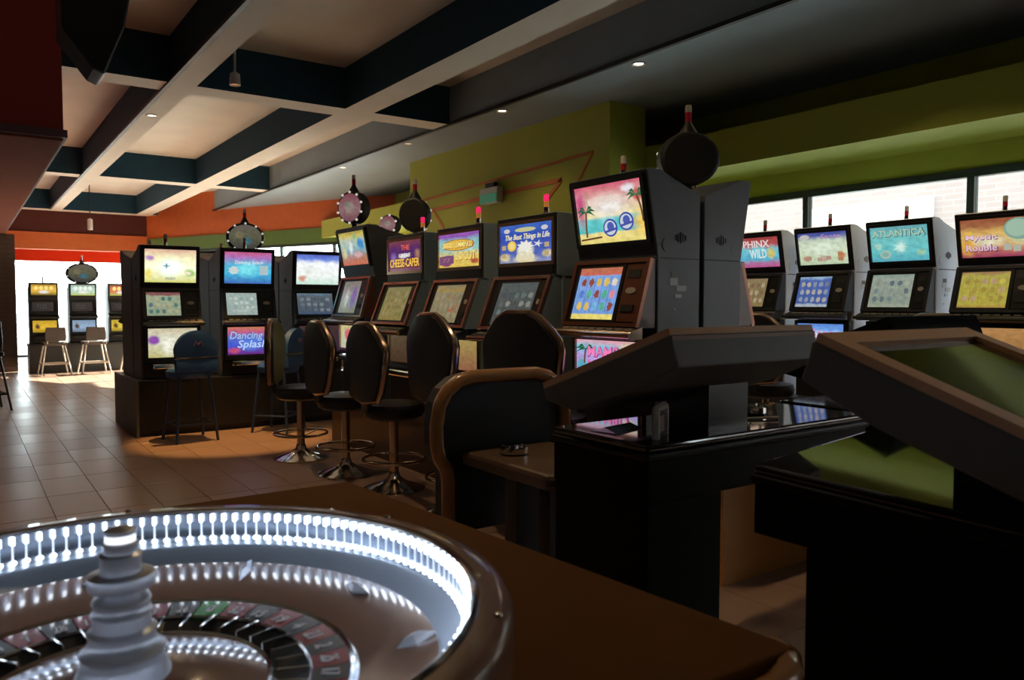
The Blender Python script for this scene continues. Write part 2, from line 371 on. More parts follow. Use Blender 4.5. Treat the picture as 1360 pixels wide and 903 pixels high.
# angled wall between far window and right wall
A0 = Vector((3.79, 21.0)); A1 = Vector((7.05, 13.8)); ad = (A1 - A0).normalized(); an = Vector((-ad.y, ad.x))
def slab(z0, z1, name, m_, parent=None, off=0., t=.15, s0=0., s1=None):
    L = (A1 - A0).length if s1 is None else s1
    p = [A0 + ad * s0 - an * off, A0 + ad * L - an * off, A0 + ad * L + an * t, A0 + ad * s0 + an * t]
    return MB().prism([(q.x, q.y) for q in p], z0, z1, 'z').build(name, m_, parent)
wa = struct(slab(2.86, HT, 'wall_angled', ORANGE)); slab(2.56, 2.86, 'fascia', GREENBAND, wa, .03)
slab(0, .5, 'sill_wall', DARKWALL, wa)
w3 = struct(slab(2.5, 2.56, 'window_3', FRAME, None, 0, .06))
for k in range(6): slab(.5, 2.5, 'mullion', FRAME, w3, 0, .06, k * 1.53, k * 1.53 + .06)
for k in range(5): slab(.5, 2.5, 'pane', GLASS, w3, -.02, .03, k * 1.53 + .06, k * 1.53 + 1.53)
# left side: bulkhead, pier and the unseen enclosing walls
bh = struct(MB().box(-1.6, .70, 7.16, 20.9, 2.66, HT).build('wall_left', MAROON))
MB().box(-1.62, .725, 7.13, 20.9, 2.60, 2.66).build('trim_strip', PURPLE, bh)
MB().box(-1.6, .70, 7.2, 20.9, 2.585, 2.60).build('soffit', BROWNSOF, bh)
BRICKB = mat('brown_pier_tile', (.10, .062, .045), .6)
pl = struct(MB().box(-1.5, .85, 17.45, 22.0, 0, 2.585).build('wall_left_pier', GROUT))
for r in range(28):
    for q in range(4):
        z0 = .02 + r * .0915; x1 = .86 - q * .30 - (.15 if r % 2 else 0)
        MB().box(max(x1 - .292, -.2), min(x1, .856), 17.43, 17.45, z0, z0 + .084).build('brick', BRICKB, pl) if x1 > 0 else None
    if r % 2: MB().box(.716, .856, 17.43, 17.45, .02 + r * .0915, .104 + r * .0915).build('brick', BRICKB, pl)
struct(MB().box(-4.2, -4, -3, 23, 0, HS).build('wall_west', DARKWALL))
struct(MB().box(-4.2, 7.2, -3.2, -3, 0, HS).build('wall_back', DARKWALL))
struct(MB().box(-4.2, .3, 22, 22.2, 0, HS).build('wall_far_left', DARKWALL))
# outside: pavement and the brick building across the street
OUT = mat('pale_paving', (.55, .53, .50), .9)
struct(MB().box(7.2, 40, -30, 45, -.3, -.12).build('floor_street', OUT)); struct(MB().box(-30, 7.2, 23, 60, -.3, -.12).build('floor_street_far', OUT))
def brickmat():
    M = mat('pink_brick', (.6, .45, .42), .9); nt = M.node_tree; b = nt.nodes['Principled BSDF']
    t = nt.nodes.new('ShaderNodeTexBrick'); t.inputs['Color1'].default_value = (.205, .152, .144, 1); t.inputs['Color2'].default_value = (.22, .168, .158, 1)
    t.inputs['Mortar'].default_value = (.225, .185, .178, 1); t.inputs['Scale'].default_value = 1; t.inputs['Brick Width'].default_value = .3; t.inputs['Row Height'].default_value = .09; t.inputs['Mortar Size'].default_value = .012
    tc = nt.nodes.new('ShaderNodeTexCoord'); mp = nt.nodes.new('ShaderNodeMapping'); mp.inputs['Rotation'].default_value = (PI / 2, 0, PI / 2)
    sx = nt.nodes.new('ShaderNodeSeparateXYZ'); cx = nt.nodes.new('ShaderNodeCombineXYZ')
    nt.links.new(tc.outputs['Object'], sx.inputs[0]); nt.links.new(sx.outputs[1], cx.inputs[0]); nt.links.new(sx.outputs[2], cx.inputs[1])
    nt.links.new(cx.outputs[0], t.inputs['Vector']); nt.links.new(t.outputs['Color'], b.inputs['Base Color']); return M
bld = tag(MB().box(12.5, 13, -20, 13.0, -.12, 7).build('brick_building', brickmat()), 'pale pink brick building across the street seen through the right windows', 'building')
WHITEP = mat('white_render', (.85, .85, .85), .8)
MB().box(12.42, 12.5, 6.3, 8.6, -.12, 2.95).build('doorway_surround', WHITEP, bld)
MB().box(12.36, 12.42, 6.6, 8.3, -.12, 2.6).build('door', mat('white_door', (.8, .82, .84), .5), bld)
MB().box(12.44, 12.5, -20, 13, 3.3, 3.6).build('string_course', WHITEP, bld)
for y in (10.2, 4.6): MB().box(12.42, 12.5, y, y + .1, -.12, 6).build('downpipe', mat('grey_downpipe', (.5, .42, .4), .6), bld)

# ------------------------------------------------------------------ ceiling lamps
LAMP = mat('lamp_face', (.8, .75, .6), .3, emit=(1, .80, .52), es=6)
DIM = mat('lamp_face_dim', (.8, .75, .6), .3, emit=(1, .80, .55), es=1.2)
RINGM = mat('white_lamp_ring', (.5, .48, .45), .4)
def downlight(x, y, z, label, on=True, energy=12, spot=1.9):
    t = thing('downlight', label, 'ceiling light', (x, y, z), 0, 'recessed ceiling spots')
    MB().lathe([(.042, 0), (.062, -.012), (.066, -.004), (.066, 0)], 20).build('ring', RINGM, t, True)
    MB().lathe([(.0, -.003), (.042, -.003), (.042, -.001), (.0, -.001)], 20, cap=False).build('lamp', LAMP if on else DIM, t, True)
    if energy:
        l = light('lamp_beam', 'SPOT', (0, 0, -.03), (0, 0, 0), energy, (1, .72, .40), spot_size=spot, spot_blend=.6, shadow_soft_size=.03); l.parent = t
    return t
downlight(4.98, 5.13, HB, 'ceiling spot nearest the camera, brightest beside the black cable track on the blue-grey ceiling')
downlight(4.95, 7.23, HB, 'bright ceiling spot above the right end of the lime green pier')
downlight(4.93, 9.42, HB, 'dim ceiling spot third along the cable track by the lime pier', False)
downlight(4.95, 11.65, HB, 'small ceiling spot farthest along the right cable track')
downlight(1.83, 9.69, HB, 'ceiling spot on the underside of the left beam', True)
for y_, lb in ((5.3, 'unseen added ceiling spot on the left beam over the pedestal stools'), (3.1, 'unseen added ceiling spot on the left beam over the roulette table')):
    downlight(1.83, y_, HB, lb, True, 42, 2.2)  # unseen spots, added to warm the stools, counter and chair
downlight(4.98, 3.0, HB, 'unseen added ceiling spot on the cable track over the terminals', True, 46, 2.2)  # unseen spot, added to brighten the plinth end panel
sl = thing('hanging_spotlight', 'small spotlight hanging from the left ceiling beam above blue stool', 'spotlight', (2.12, 7.45, 3.40))
MB().lathe([(.012, .46), (.012, 0), (.012, -.02)], 10).build('stem', RINGM, sl, True)
MB().lathe([(.018, .02), (.045, 0), (.05, -.10), (.047, -.10), (.040, -.02), (.0, -.02)], 16, cap=False).build('shade', RINGM, sl, True)
MB().lathe([(0, -.085), (.044, -.085), (.044, -.08), (0, -.08)], 16, cap=False).build('bulb', mat('bulb_red', (.6, .3, .2), .3, emit=(1, .45, .2), es=.5), sl, True)
l = light('spotlight_beam', 'SPOT', (0, 0, -.12), (math.radians(3), 0, 0), 400, (1, .55, .18), spot_size=.62, spot_blend=.45, shadow_soft_size=.02); l.parent = sl

# ------------------------------------------------------------------ slot machines
def panel(name, w, h, y0, z0, y1, z1, material, parent, x=0., off=.002):
    """a panel between bottom (y0,z0) and top (y1,z1); its local Z points out of the machine front"""
    o = uvquad(name, w, h * 1.0, material, parent)
    d = Vector((0, y1 - y0, z1 - z0)).normalized(); nrm = Vector((1, 0, 0)).cross(d)
    c = Vector((x, (y0 + y1) / 2, (z0 + z1) / 2)) + nrm * off
    M = Matrix((Vector((1, 0, 0)), d, nrm)).transposed().to_4x4(); M.translation = c; o.matrix_local = M
    return o
def frame_on(parent, name, w, h, iw, ih, material, t=.02, z=0., dx=0., dy=0.):
    """rectangular frame lying round a panel, in the panel's own axes"""
    W2, H2, a, b = w / 2, h / 2, iw / 2, ih / 2
    vs = []
    for zz in (z, z + t):
        vs += [(-W2 + dx, -H2 + dy, zz), (W2 + dx, -H2 + dy, zz), (W2 + dx, H2 + dy, zz), (-W2 + dx, H2 + dy, zz)]
        vs += [(-a, -b, zz), (a, -b, zz), (a, b, zz), (-a, b, zz)]
    fs = []
    for k in range(4):
        j = (k + 1) % 4
        fs += [(k, j, 4 + j, 4 + k), (8 + k, 8 + j, 12 + j, 12 + k), (k, j, 8 + j, 8 + k), (4 + k, 4 + j, 12 + j, 12 + k)]
    return MB().add(vs, fs).build(name, material, parent)
LV = dict(
    E=dict(zb=.46, b0=.88, b1=1.105, dk=1.155, s0=1.195, s1=1.50, h0=1.54, g0=1.63, g1=1.94, top=1.985),
    A=dict(zb=.46, b0=.88, b1=1.105, dk=1.155, s0=1.195, s1=1.50, h0=1.54, g0=1.64, g1=1.93, top=1.975),
    U=dict(zb=.46, b0=.82, b1=1.05, dk=1.10, s0=1.15, s1=1.43, h0=1.465, g0=1.55, g1=1.785, top=1.835),
    L=dict(zb=.55, b0=.757, b1=1.06, dk=1.12, s0=1.16, s1=1.41, h0=1.44, g0=1.50, g1=1.82, top=1.86),
    R=dict(zb=.46, b0=.90, b1=1.13, dk=1.205, s0=1.25, s1=1.53, h0=1.565, g0=1.63, g1=1.90, top=1.95),
    F=dict(zb=.54, b0=.74, b1=.98, dk=1.05, s0=1.13, s1=1.32, h0=1.38, g0=1.44, g1=1.64, top=1.67))
def candle(root, x, y, z, mode):
    c = MB().lathe([(.022, 0), (.022, .015), (.017, .02), (.017, .05)], 12).build('candle', CHROME, root, True, loc=(x, y, z))
    MB().lathe([(.0165, .045), (.0165, .085)], 12).build('lower_lens', AMBER if mode == 'lit' else REDLENS, c, True)
    MB().lathe([(.0165, .085), (.0165, .122), (.012, .128)], 12).build('upper_lens', REDLIT if mode == 'lit' else CLEAR, c, True)
    return c
def slot(label, lv, loc, rz, w=.6, depth=.40, body=SLATE, bezel=COPPER, mart=None, sart=None, bart=None, lean=.08, hood=True, cand='off', detail=2, sx=-.06, sw=.36, group=None, screen_lean=.12, cx=0., front=BLACK):
    q = LV[lv]; h = w / 2
    r = thing('slot_machine', label, 'slot machine', loc, rz, group)
    y1 = depth; yb = lean       # body front plane lies at y=yb; the hood leans out to y=0
    if hood:
        prof = [(yb, q['zb']), (yb, q['h0']), (0, q['top'] - .012), (.02, q['top']), (.10, q['top'] - .002), (.20, q['top'] - .04), (y1, q['top'] - .11), (y1, q['zb'])]
    else:
        prof = [(yb, q['zb']), (yb, q['h0'] - .01), (.02, q['h0']), (.02, q['top']), (.10, q['top']), (y1, q['top'] - .03), (y1, q['zb'])]
    MB().prism(prof, -h, h, 'x').build('cabinet', body, r, bevel=.006)
    # seam along each side
    ft = .0 if hood else .02
    gy0 = yb + (ft - yb) * (q['g0'] - q['h0']) / (q['top'] - q['h0']) if hood else .02
    gy1 = yb + (ft - yb) * (q['g1'] - q['h0']) / (q['top'] - q['h0']) if hood else .02
    gw = w * (.86 if hood else .88); gh = math.hypot(q['g1'] - q['g0'], gy1 - gy0)
    # black face of the top box, then the lit glass and its frame
    fp = panel('top_box_face', w * .985, (q['top'] - q['h0']) * .98, yb if hood else .02, q['h0'] + .005, ft, q['top'] - .005, front, r, off=.003)
    mq = panel('marquee', gw, gh, gy0, q['g0'], gy1, q['g1'], mart or BLACK, r, off=.006)
    frame_on(mq, 'marquee_frame', gw + .045, gh + .045, gw, gh, BLACK if hood else bezel, .018 if hood else .012, -.002)
    r['_m'] = 0
    if not hood:
        sp = panel('speaker_strip', w * .88, .05, .02, q['h0'] + .012, .02, q['h0'] + .062, front, r, off=.008)
    if detail >= 1:
        # screen housing
        sb = yb - screen_lean; st = yb - .015
        if not hood: st = .0; sb = -screen_lean
        z0, z1 = q['s0'] - .025, q['s1'] + .025
        MB().prism([(yb + .01, z0), (sb, z0), (st, z1), (yb + .01, z1)], -h * .97, h * .97, 'x').build('screen_housing', front if body is PALEBODY or bezel is SATIN else (WOODRED if hood else body), r)
        hl = math.hypot(z1 - z0, st - sb)
        sh = panel('screen_bezel_plate', w * .95, hl * .99, sb, z0, st, z1, front, r, off=.001)
        frame_on(sh, 'bezel', w * .97, hl, w * .97 - .05, hl - .04, bezel, .024, -.002)
        sc_ = panel('screen', sw, hl - .075, sb, z0, st, z1, sart or BLACK, r, x=sx, off=.006)
        frame_on(sc_, 'screen_surround', sw + .05, hl - .04, sw, hl - .075, BLACK, .012, -.003)
        if sw < w * .75 and detail >= 2:
            px = sx + sw / 2 + .025; pw = w * .97 / 2 - .025 - px
            if pw > .03:
                ap = MB().box(px + pw * .05, px + pw * .95, -hl / 2 + .03, hl / 2 - .03, .002, .014).build('acceptor_panel', bezel if bezel is COPPER else front, sh)
                ap2 = MB().box(px + pw * .2, px + pw * .8, -hl * .28, -hl * .18, .014, .022).build('bill_slot', VENTBLACK, sh)
                MB().box(px + pw * .2, px + pw * .8, hl * .22, hl * .34, .014, .018).build('card_slot', SATIN, sh)
                MB().prism(ell(px + pw * .5, hl * .03, pw * .25, .018, 12), .014, .02, 'z').build('meter', BUTTON, sh)
        # button deck
        dz = q['dk']; dy0 = sb - .07
        MB().prism([(sb + .02, dz - .045), (dy0 + .01, dz - .045), (dy0 - .012, dz - .022), (dy0 + .005, dz - .002), (sb + .02, dz + .025)], -h, h, 'x').build('deck', front if bezel is not COPPER else BRONZE, r, bevel=.004)
        MB().tube([(-h - .01, dy0 - .012, dz - .022), (h + .01, dy0 - .012, dz - .022)], .014, 8).build('deck_rail', bezel if bezel is not COPPER else BRASS, r, True)
        if detail >= 2:
            for k in range(8):
                u = -h * .8 + k * w * .8 / 7 * 1.0
                MB().box(u, u + .045, dy0 + .022, dy0 + .055, dz + .004, dz + .014).build('button', BUTTON, r)
        # belly door with its lit glass
        by = yb - (.06 if hood else .045)
        MB().prism([(yb + .01, q['b0'] - .04), (by, q['b0'] - .04), (by, q['b1'] + .02), (yb + .01, q['b1'] + .02)], -h * .96, h * .96, 'x').build('belly_door', front if hood else body, r, bevel=.004)
        bw = w * .82; bh_ = q['b1'] - q['b0'] - .02
        bg_ = panel('belly_glass', bw, bh_, by, q['b0'] + .01, by, q['b1'] - .01, bart or BLACK, r, off=.004)
        frame_on(bg_, 'belly_frame', bw + .05, bh_ + .04, bw, bh_, bezel, .016, -.002)
        MB().box(-h * .95, h * .95, yb - .03, yb + .01, q['zb'] + .02, q['b0'] - .05).build('lower_door', front, r, bevel=.005)
        MB().box(-h * .7, h * .7, yb - .11, yb - .02, q['b0'] - .10, q['b0'] - .05).build('coin_tray', CHROME if detail >= 2 else front, r, bevel=.01)
    if detail >= 2:
        for s in (-1, 1):
            # side seam, vent slits and lock disc on the side panels
            MB().box(s * h - .002, s * h + .002, yb + .02, y1 - .01, q['h0'] - .012, q['h0'] - .006).build('side_seam', VENTBLACK, r)
            if hood:
                vm = MB()
                for k in range(5):
                    hh = .03 - abs(k - 2) * .008; yy = .21 + .018 * k
                    vm.box(s * h - .002, s * h + .003, yy, yy + .008, q['h0'] + .10 - hh, q['h0'] + .10 + hh)
                vm.build('side_vent', VENTBLACK if body is not PALEBODY else GREYBODY, r)
                pts = ell(.14, q['h0'] + .06, .028, .035, 16)
                MB().prism(pts, s * h - .001, s * h + .004, 'x').build('lock_disc', body, r)
    if detail >= 2 and hood:
        s = 1
        for (yy, zz, a, b) in ((.16, -.11, .05, .03), (.15, -.15, .06, .04), (.20, -.18, .075, .03), (.19, -.215, .05, .02), (.17, -.28, .03, .012)):
            MB().box(h - .001, h + .0025, yb + yy - .06, yb + yy - .06 + a, q['h0'] + zz, q['h0'] + zz + b).build('sticker', LABELWHITE if zz < -.12 else GREYBODY, r)
    if cand: candle(r, cx, .13 if hood else .10, q['top'] - (.013 if hood else 0), cand)
    r['mq'] = mq.name; r['gw'] = gw; r['gh'] = gh
    return r
def kid(r, name): return [c for c in r.children if c.name.split('.')[0] == name][0]
def dims(o): return o.dimensions if False else (o.data.vertices[2].co.x * 2, o.data.vertices[2].co.y * 2)
def clean(r):
    for k in ('_m', 'mq', 'gw', 'gh'):
        if k in r: del r[k]

Y_, O_, R_, W_, K_ = (1, .75, .12), (1, .38, .04), (.9, .08, .05), (1, 1, .95), (.01, .01, .02)
PINK, TEAL, SKY, PURP, NAVY, GRN = (.95, .35, .55), (.10, .60, .60), (.35, .65, .95), (.28, .08, .45), (.02, .05, .35), (.1, .45, .12)
GREYSYM = [(.25, .3, .3), (.5, .55, .5), (.15, .2, .22), (.6, .62, .55), (.3, .42, .42)]
def T(p, s, u, v, w, h, c, es=.8, **k):
    W2, H2 = dims(p); return text(s, w * W2, h * H2, ink(c, es), p, (u - .5) * W2, (v - .5) * H2, **k)
def S(p, pts, c, es=.8, name='emblem', z=.002):
    W2, H2 = dims(p); return flat(name, [((u - .5) * W2, (v - .5) * H2) for u, v in pts], ink(c, es), p, z)
def palm(p, u, v, hgt, lean, c, sc=1., es=.5):
    tr = []
    for k in range(6):
        t = k / 5; tr.append((u + lean * t * t, v + hgt * t))
    S(p, [(a - .012, b) for a, b in tr] + [(a + .012, b) for a, b in tr[::-1]], (.25, .12, .05), es, 'palm_trunk')
    cx, cy = tr[-1]
    for k in range(7):
        a = -.5 + k * (PI + 1.0) / 6
        dx, dy = math.cos(a) * .15 * sc, math.sin(a) * .13 * sc
        S(p, [(cx, cy - .012), (cx + dx * .5, cy + dy * .6 + .045 * sc), (cx + dx, cy + dy - .03 * sc), (cx + dx * .5, cy + dy * .5 - .005)], c, es, 'palm_leaf', .0025 + .0003 * k)

ROWX = 2.85; RW = -PI / 2
# E: the big one nearest the camera
sE = slot('large slate grey slot machine with sunset beach marquee and copper bezel, nearest of the row', 'E', (ROWX, 3.18, 0), RW, .62, .40, SLATE, COPPER,
          art('beach_marquee', [(0, (.9, .75, .2)), (.17, (.95, .8, .3)), (.2, TEAL), (.42, (.15, .7, .7)), (.46, (.95, .85, .45)), (.72, (.85, .55, .45)), (1, (.72, .12, .2))],
              [(.5, .62, .38, .30, (.95, .9, .85), .9), (.06, .65, .12, .5, (.65, .08, .25), .9), (.95, .3, .2, .35, (1, .65, .1), .9), (.92, .75, .1, .14, (.75, .15, .12), .5), (.8, .88, .12, .1, (.9, .85, .9), .6)], None, .85, .1),
          art('beach_reels', [(0, (.95, .8, .2)), (.1, (.95, .8, .2)), (.12, (.2, .4, .85)), (.85, (.25, .45, .9)), (.87, (.7, .15, .1)), (1, (.6, .2, .1))], [],
              (5, 3, .05, .14, .95, .84, [(.2, .55, .85), (.1, .25, .7), (.85, .75, .6), (.35, .08, .05), (.1, .5, .3), (.9, .3, .4), (.9, .6, .1)], (.12, .2, .55)), .8, .05),
          art('mambo_belly', [(0, (.55, .15, .5)), (.3, (.75, .3, .75)), (.55, (.5, .35, .8)), (.8, (.2, .6, .8)), (1, (.9, .4, .5))],
              [(.5, .35, .4, .25, (.95, .7, .95), .9), (.85, .8, .2, .25, (.95, .7, .3), .8), (.1, .3, .18, .3, (.1, .45, .6), .8)], None, .85), cand='dark', sx=-.075, sw=.35, cx=.0)
mq = kid(sE, 'marquee')
palm(mq, .12, .12, .45, .03, (.05, .25, .12)); palm(mq, .97, .3, .45, -.06, (.08, .3, .15))
for u, v in ((.49, .25), (.73, .33)):
    S(mq, ell(u, v, .105, .155), (.06, .08, .5), .75); S(mq, ell(u, v, .085, .125), (.75, .85, .95), .75, 'emblem', .0035)
    S(mq, ell(u + .01, v + .02, .05, .08), (.1, .15, .6), .7, 'emblem', .005); S(mq, [(u - .09, v - .09), (u + .09, v - .04), (u + .09, v + .0), (u - .09, v - .05)], (.1, .12, .55), .7, 'emblem', .0055)
S(mq, [(.02, .06), (.35, .09), (.35, .12), (.02, .09)], (.3, .1, .05), .4)
T(mq, 'MAMBO MONEY', .45, .72, .5, .12, (.95, .78, .7), .8, warp=.01)
bg_ = kid(sE, 'belly_glass')
for s, v, c in (('MAMBO', .68, (.95, .25, .55)), ('MONEY', .30, (.95, .2, .6))):
    T(bg_, s, .53, v, .66, .32, (.35, .02, .25), .6, z=.003); T(bg_, s, .52, v + .01, .64, .29, c, .85, z=.0045)
palm(bg_, .14, .35, .4, .02, (.03, .2, .06), 1.2)
# D
sD = slot('slate slot machine with royal blue marquee in gold script, second of the row', 'U', (ROWX, 3.93, 0), RW, .62, .40, SLATE_LIFTED, BRONZE,
          art('blue_marquee', [(0, (.3, .35, .6)), (.25, (.08, .14, .55)), (.7, (.03, .08, .5)), (1, (.05, .15, .6))],
              [(.5, .30, .2, .28, (.95, .92, .7), .5), (.5, .08, .3, .14, (.85, .75, .45), .6), (.1, .15, .14, .14, (.8, .7, .4), .6), (.9, .2, .12, .14, (.75, .65, .4), .6)], None, .8),
          art('grey_reels_d', [(0, (.16, .19, .17)), (1, (.22, .27, .26))], [], (5, 3, .05, .2, .95, .8, GREYSYM, (.12, .15, .15)), .35),
          art('blue_belly', [(0, (.05, .12, .55)), (.5, (.04, .1, .5)), (.62, (.85, .8, .65)), (1, (.8, .75, .6))], [(.25, .85, .2, .12, (.3, .28, .25), .5), (.6, .1, .2, .12, (.8, .8, .9), .5)], None, .8),
          lean=.06, hood=False, cand='lit', cx=.10, screen_lean=.13, sx=-.0, sw=.40)
mq = kid(sD, 'marquee')
T(mq, 'The Best Things in Life', .53, .66, .84, .19, (.95, .88, .55), .85, shear=.25)
S(mq, ell(.24, .45, .085, .14), (.95, .65, .1), .85); S(mq, ell(.24, .45, .05, .085), (1, .8, .3), .85, 'emblem', .004)
S(mq, star(.5, .42, .10, .17, 9), (.95, .95, .9), .85); S(mq, ell(.5, .86, .2, .06), (.75, .75, .4), .7); S(mq, ell(.14, .86, .06, .06), (.8, .8, .85), .7); S(mq, ell(.86, .86, .06, .06), (.8, .8, .85), .7)
S(mq, star(.74, .46, .03, .1, 5), (.9, .9, .95), .8)
for u in (.38, .5, .62): S(mq, ell(u, .14, .055, .1), (.9, .85, .6), .8)
for u, v in ((.08, .42), (.08, .2), (.9, .42), (.9, .2)): S(mq, [(u - .04, v - .06), (u + .04, v - .06), (u + .04, v + .06), (u - .04, v + .06)], (.75, .6, .3), .6)
bg_ = kid(sD, 'belly_glass'); T(bg_, 'The Best', .28, .62, .46, .22, (.03, .05, .25), .5, shear=.2)
# C
sC = slot('slate slot machine with purple and yellow cartoon-lettered marquee, third of the row', 'U', (ROWX, 4.72, 0), RW, .62, .40, SLATE_LIFTED, BRONZE,
          art('yellow_marquee', [(0, (.85, .6, .1)), (.3, (.9, .65, .15)), (.55, (.35, .65, .6)), (.8, (.3, .6, .65)), (.92, (.3, .1, .5)), (1, (.4, .12, .55))],
              [(.18, .2, .2, .2, (.30, .05, .2), .3), (.88, .15, .12, .1, (.55, .1, .05), .5), (.75, .55, .15, .2, (.5, .8, .7), .8)], None, .8),
          art('tan_reels', [(0, (.36, .32, .16)), (.8, (.42, .38, .22)), (.85, (.55, .38, .1)), (1, (.4, .35, .2))], [(.72, .35, .13, .12, (.65, .18, .1), .6)], (5, 3, .05, .08, .95, .8, [(.4, .36, .22), (.3, .28, .16), (.5, .42, .25), (.45, .3, .15)], (.3, .27, .15)), .55),
          art('yellow_belly', [(0, (.5, .2, .1)), (1, (.7, .5, .15))], [], None, .5), lean=.06, hood=False, cand='lit', cx=.12, screen_lean=.13, sx=-.03, sw=.40)
mq = kid(sC, 'marquee')
S(mq, ell(.48, .66, .40, .17), (.45, .12, .02), .6); S(mq, ell(.48, .66, .38, .15), (.95, .6, .08), .8, 'emblem', .003)
T(mq, 'LUCKY LEMMINGS', .48, .66, .74, .20, (.4, .08, .02), .6, z=.005); T(mq, 'LUCKY LEMMINGS', .475, .665, .72, .17, (1, .85, .3), .85, z=.0065)
S(mq, [(.02, .08), (.38, .12), (.38, .36), (.02, .34)], (.3, .12, .28), .6, 'emblem', .003)
T(mq, 'LOCUT', .68, .32, .50, .27, (.45, .15, .02), .5, z=.004); T(mq, 'LOCUT', .675, .33, .48, .25, (1, .78, .2), .9, z=.0055)
T(mq, '77', .2, .22, .2, .12, (.6, .25, .35), .6, z=.005)
# B
sB = slot('slate slot machine with purple marquee and orange blocky lettering, fourth of the row', 'U', (ROWX, 5.54, 0), RW, .62, .40, SLATE_LIFTED, BRONZE,
          art('purple_marquee', [(0, (.22, .06, .12)), (.4, (.10, .025, .14)), (.75, (.13, .03, .18)), (1, (.25, .06, .08))],
              [(.15, .5, .12, .2, (.25, .15, .55), .8), (.88, .55, .12, .2, (.5, .25, .15), .8), (.5, .5, .22, .1, (.85, .8, .8), .6)], None, .75),
          art('olive_reels', [(0, (.35, .3, .08)), (.3, (.40, .36, .12)), (1, (.33, .32, .13))], [], (5, 4, .06, .1, .94, .9, [(.40, .36, .12), (.30, .28, .1), (.44, .4, .18)], (.27, .24, .08)), .55),
          art('dull_belly', [(0, (.2, .1, .05)), (1, (.3, .2, .1))], [], None, .3), lean=.06, hood=False, cand='lit', cx=.14, screen_lean=.13, sx=-.01, sw=.42)
mq = kid(sB, 'marquee')
T(mq, 'CHEESE-CAPER', .5, .25, .92, .32, (.3, .05, .02), .4, z=.003); T(mq, 'CHEESE-CAPER', .5, .27, .9, .27, (1, .62, .08), .9, z=.0045)
T(mq, 'THE', .52, .78, .26, .17, (.9, .15, .08), .8); T(mq, 'GREAT', .5, .52, .36, .13, (.9, .88, .9), .8)
# A
sA = slot('dark hooded slot machine with painted colourful marquee, farthest of the row', 'A', (ROWX, 6.55, 0), RW, .66, .55, DARKBODY, BRONZE,
          art('painted_marquee', [(0, (.75, .2, .1)), (.2, (.6, .25, .15)), (.45, (.3, .55, .6)), (.75, (.6, .7, .5)), (.9, (.75, .6, .1)), (1, (.5, .4, .1))],
              [(.40, .55, .10, .30, (.9, .92, .9), .8), (.78, .62, .16, .22, (.05, .35, .75), .6), (.62, .30, .2, .14, (.85, .5, .55), .7), (.12, .4, .12, .3, (.75, .65, .3), .7), (.6, .85, .10, .12, (.35, .6, .25), .6)], None, .75),
          art('figure_reels', [(0, (.35, .34, .2)), (.5, (.4, .42, .36)), (1, (.3, .3, .26))], [(.7, .5, .2, .5, (.28, .18, .5), .6), (.32, .45, .16, .4, (.75, .75, .68), .8)], None, .6),
          art('striped_belly', [(0, (.7, .75, .5)), (1, (.75, .7, .3))], [(.3, .6, .2, .35, (.8, .15, .15), .5), (.7, .5, .2, .4, (.75, .2, .3), .5)], None, .7), cand=None, sx=-.04, sw=.38, lean=.08)
# row backing onto it, facing the windows
sEb = slot('slate slot cabinet back to back with the sunset beach machine, facing the windows', 'E', (3.67, 3.18, 0), PI / 2, .62, .39, SLATE, COPPER, cand='dark', detail=2)
for y, lb, bk in ((3.93, 'slate slot cabinet behind the royal blue marquee machine, red lamp on top', 'off'), (4.72, 'slate slot cabinet behind the purple and yellow marquee machine', 'off'),
                  (5.54, 'slate slot cabinet behind the machine with orange blocky lettering', 'off')):
    slot(lb, 'U', (3.67, y, 0), PI / 2, .62, .40, SLATE_LIFTED, BRONZE, lean=.06, hood=False, cand=bk, detail=1, cx=.05)

# L: short row facing the camera
LY = 8.2
sL1 = slot('grey-sided slot machine with glowing pale yellow marquee, left end of the short far row', 'L', (1.69, LY, 0), 0, .55, .46, GREYBODY, SATIN,
           art('glow_marquee', [(0, (.55, .55, .15)), (.4, (.9, .9, .65)), (.75, (.8, .75, .45)), (1, (.6, .35, .25))],
               [(.5, .45, .36, .42, (.75, 1, .95), 1), (.5, .4, .18, .22, (1, 1, 1), 1), (.1, .72, .12, .12, (.4, .2, .45), .8), (.88, .3, .14, .2, (.3, .5, .15), .7), (.85, .3, .06, .08, (.85, .7, .6), .5), (.07, .25, .12, .25, (.75, .65, .15), .8)], None, 1.15, busy=.97),
           art('green_reels', [(0, (.35, .42, .28)), (.85, (.42, .48, .32)), (.9, (.30, .12, .12)), (1, (.3, .1, .1))], [], (5, 3, .04, .06, .96, .86, [(.12, .2, .22), (.35, .45, .3), (.5, .5, .3), (.1, .25, .2)], (.35, .42, .28)), .75),
           art('glow_belly', [(0, (.6, .55, .2)), (.6, (.8, .8, .6)), (1, (.7, .6, .4))], [(.12, .6, .18, .2, (.3, .08, .45), .6), (.4, .4, .22, .5, (1, 1, .85), .9)], None, .85), cand='dark', sx=-.075, sw=.31, cx=-.02, lean=.05, screen_lean=.08)
mq = kid(sL1, 'marquee'); S(mq, star(.42, .5, .03, .1, 4), (.3, .65, .7), .6); T(mq, 'HOLIDAY', .5, .12, .2, .08, (.35, .3, .45), .6)
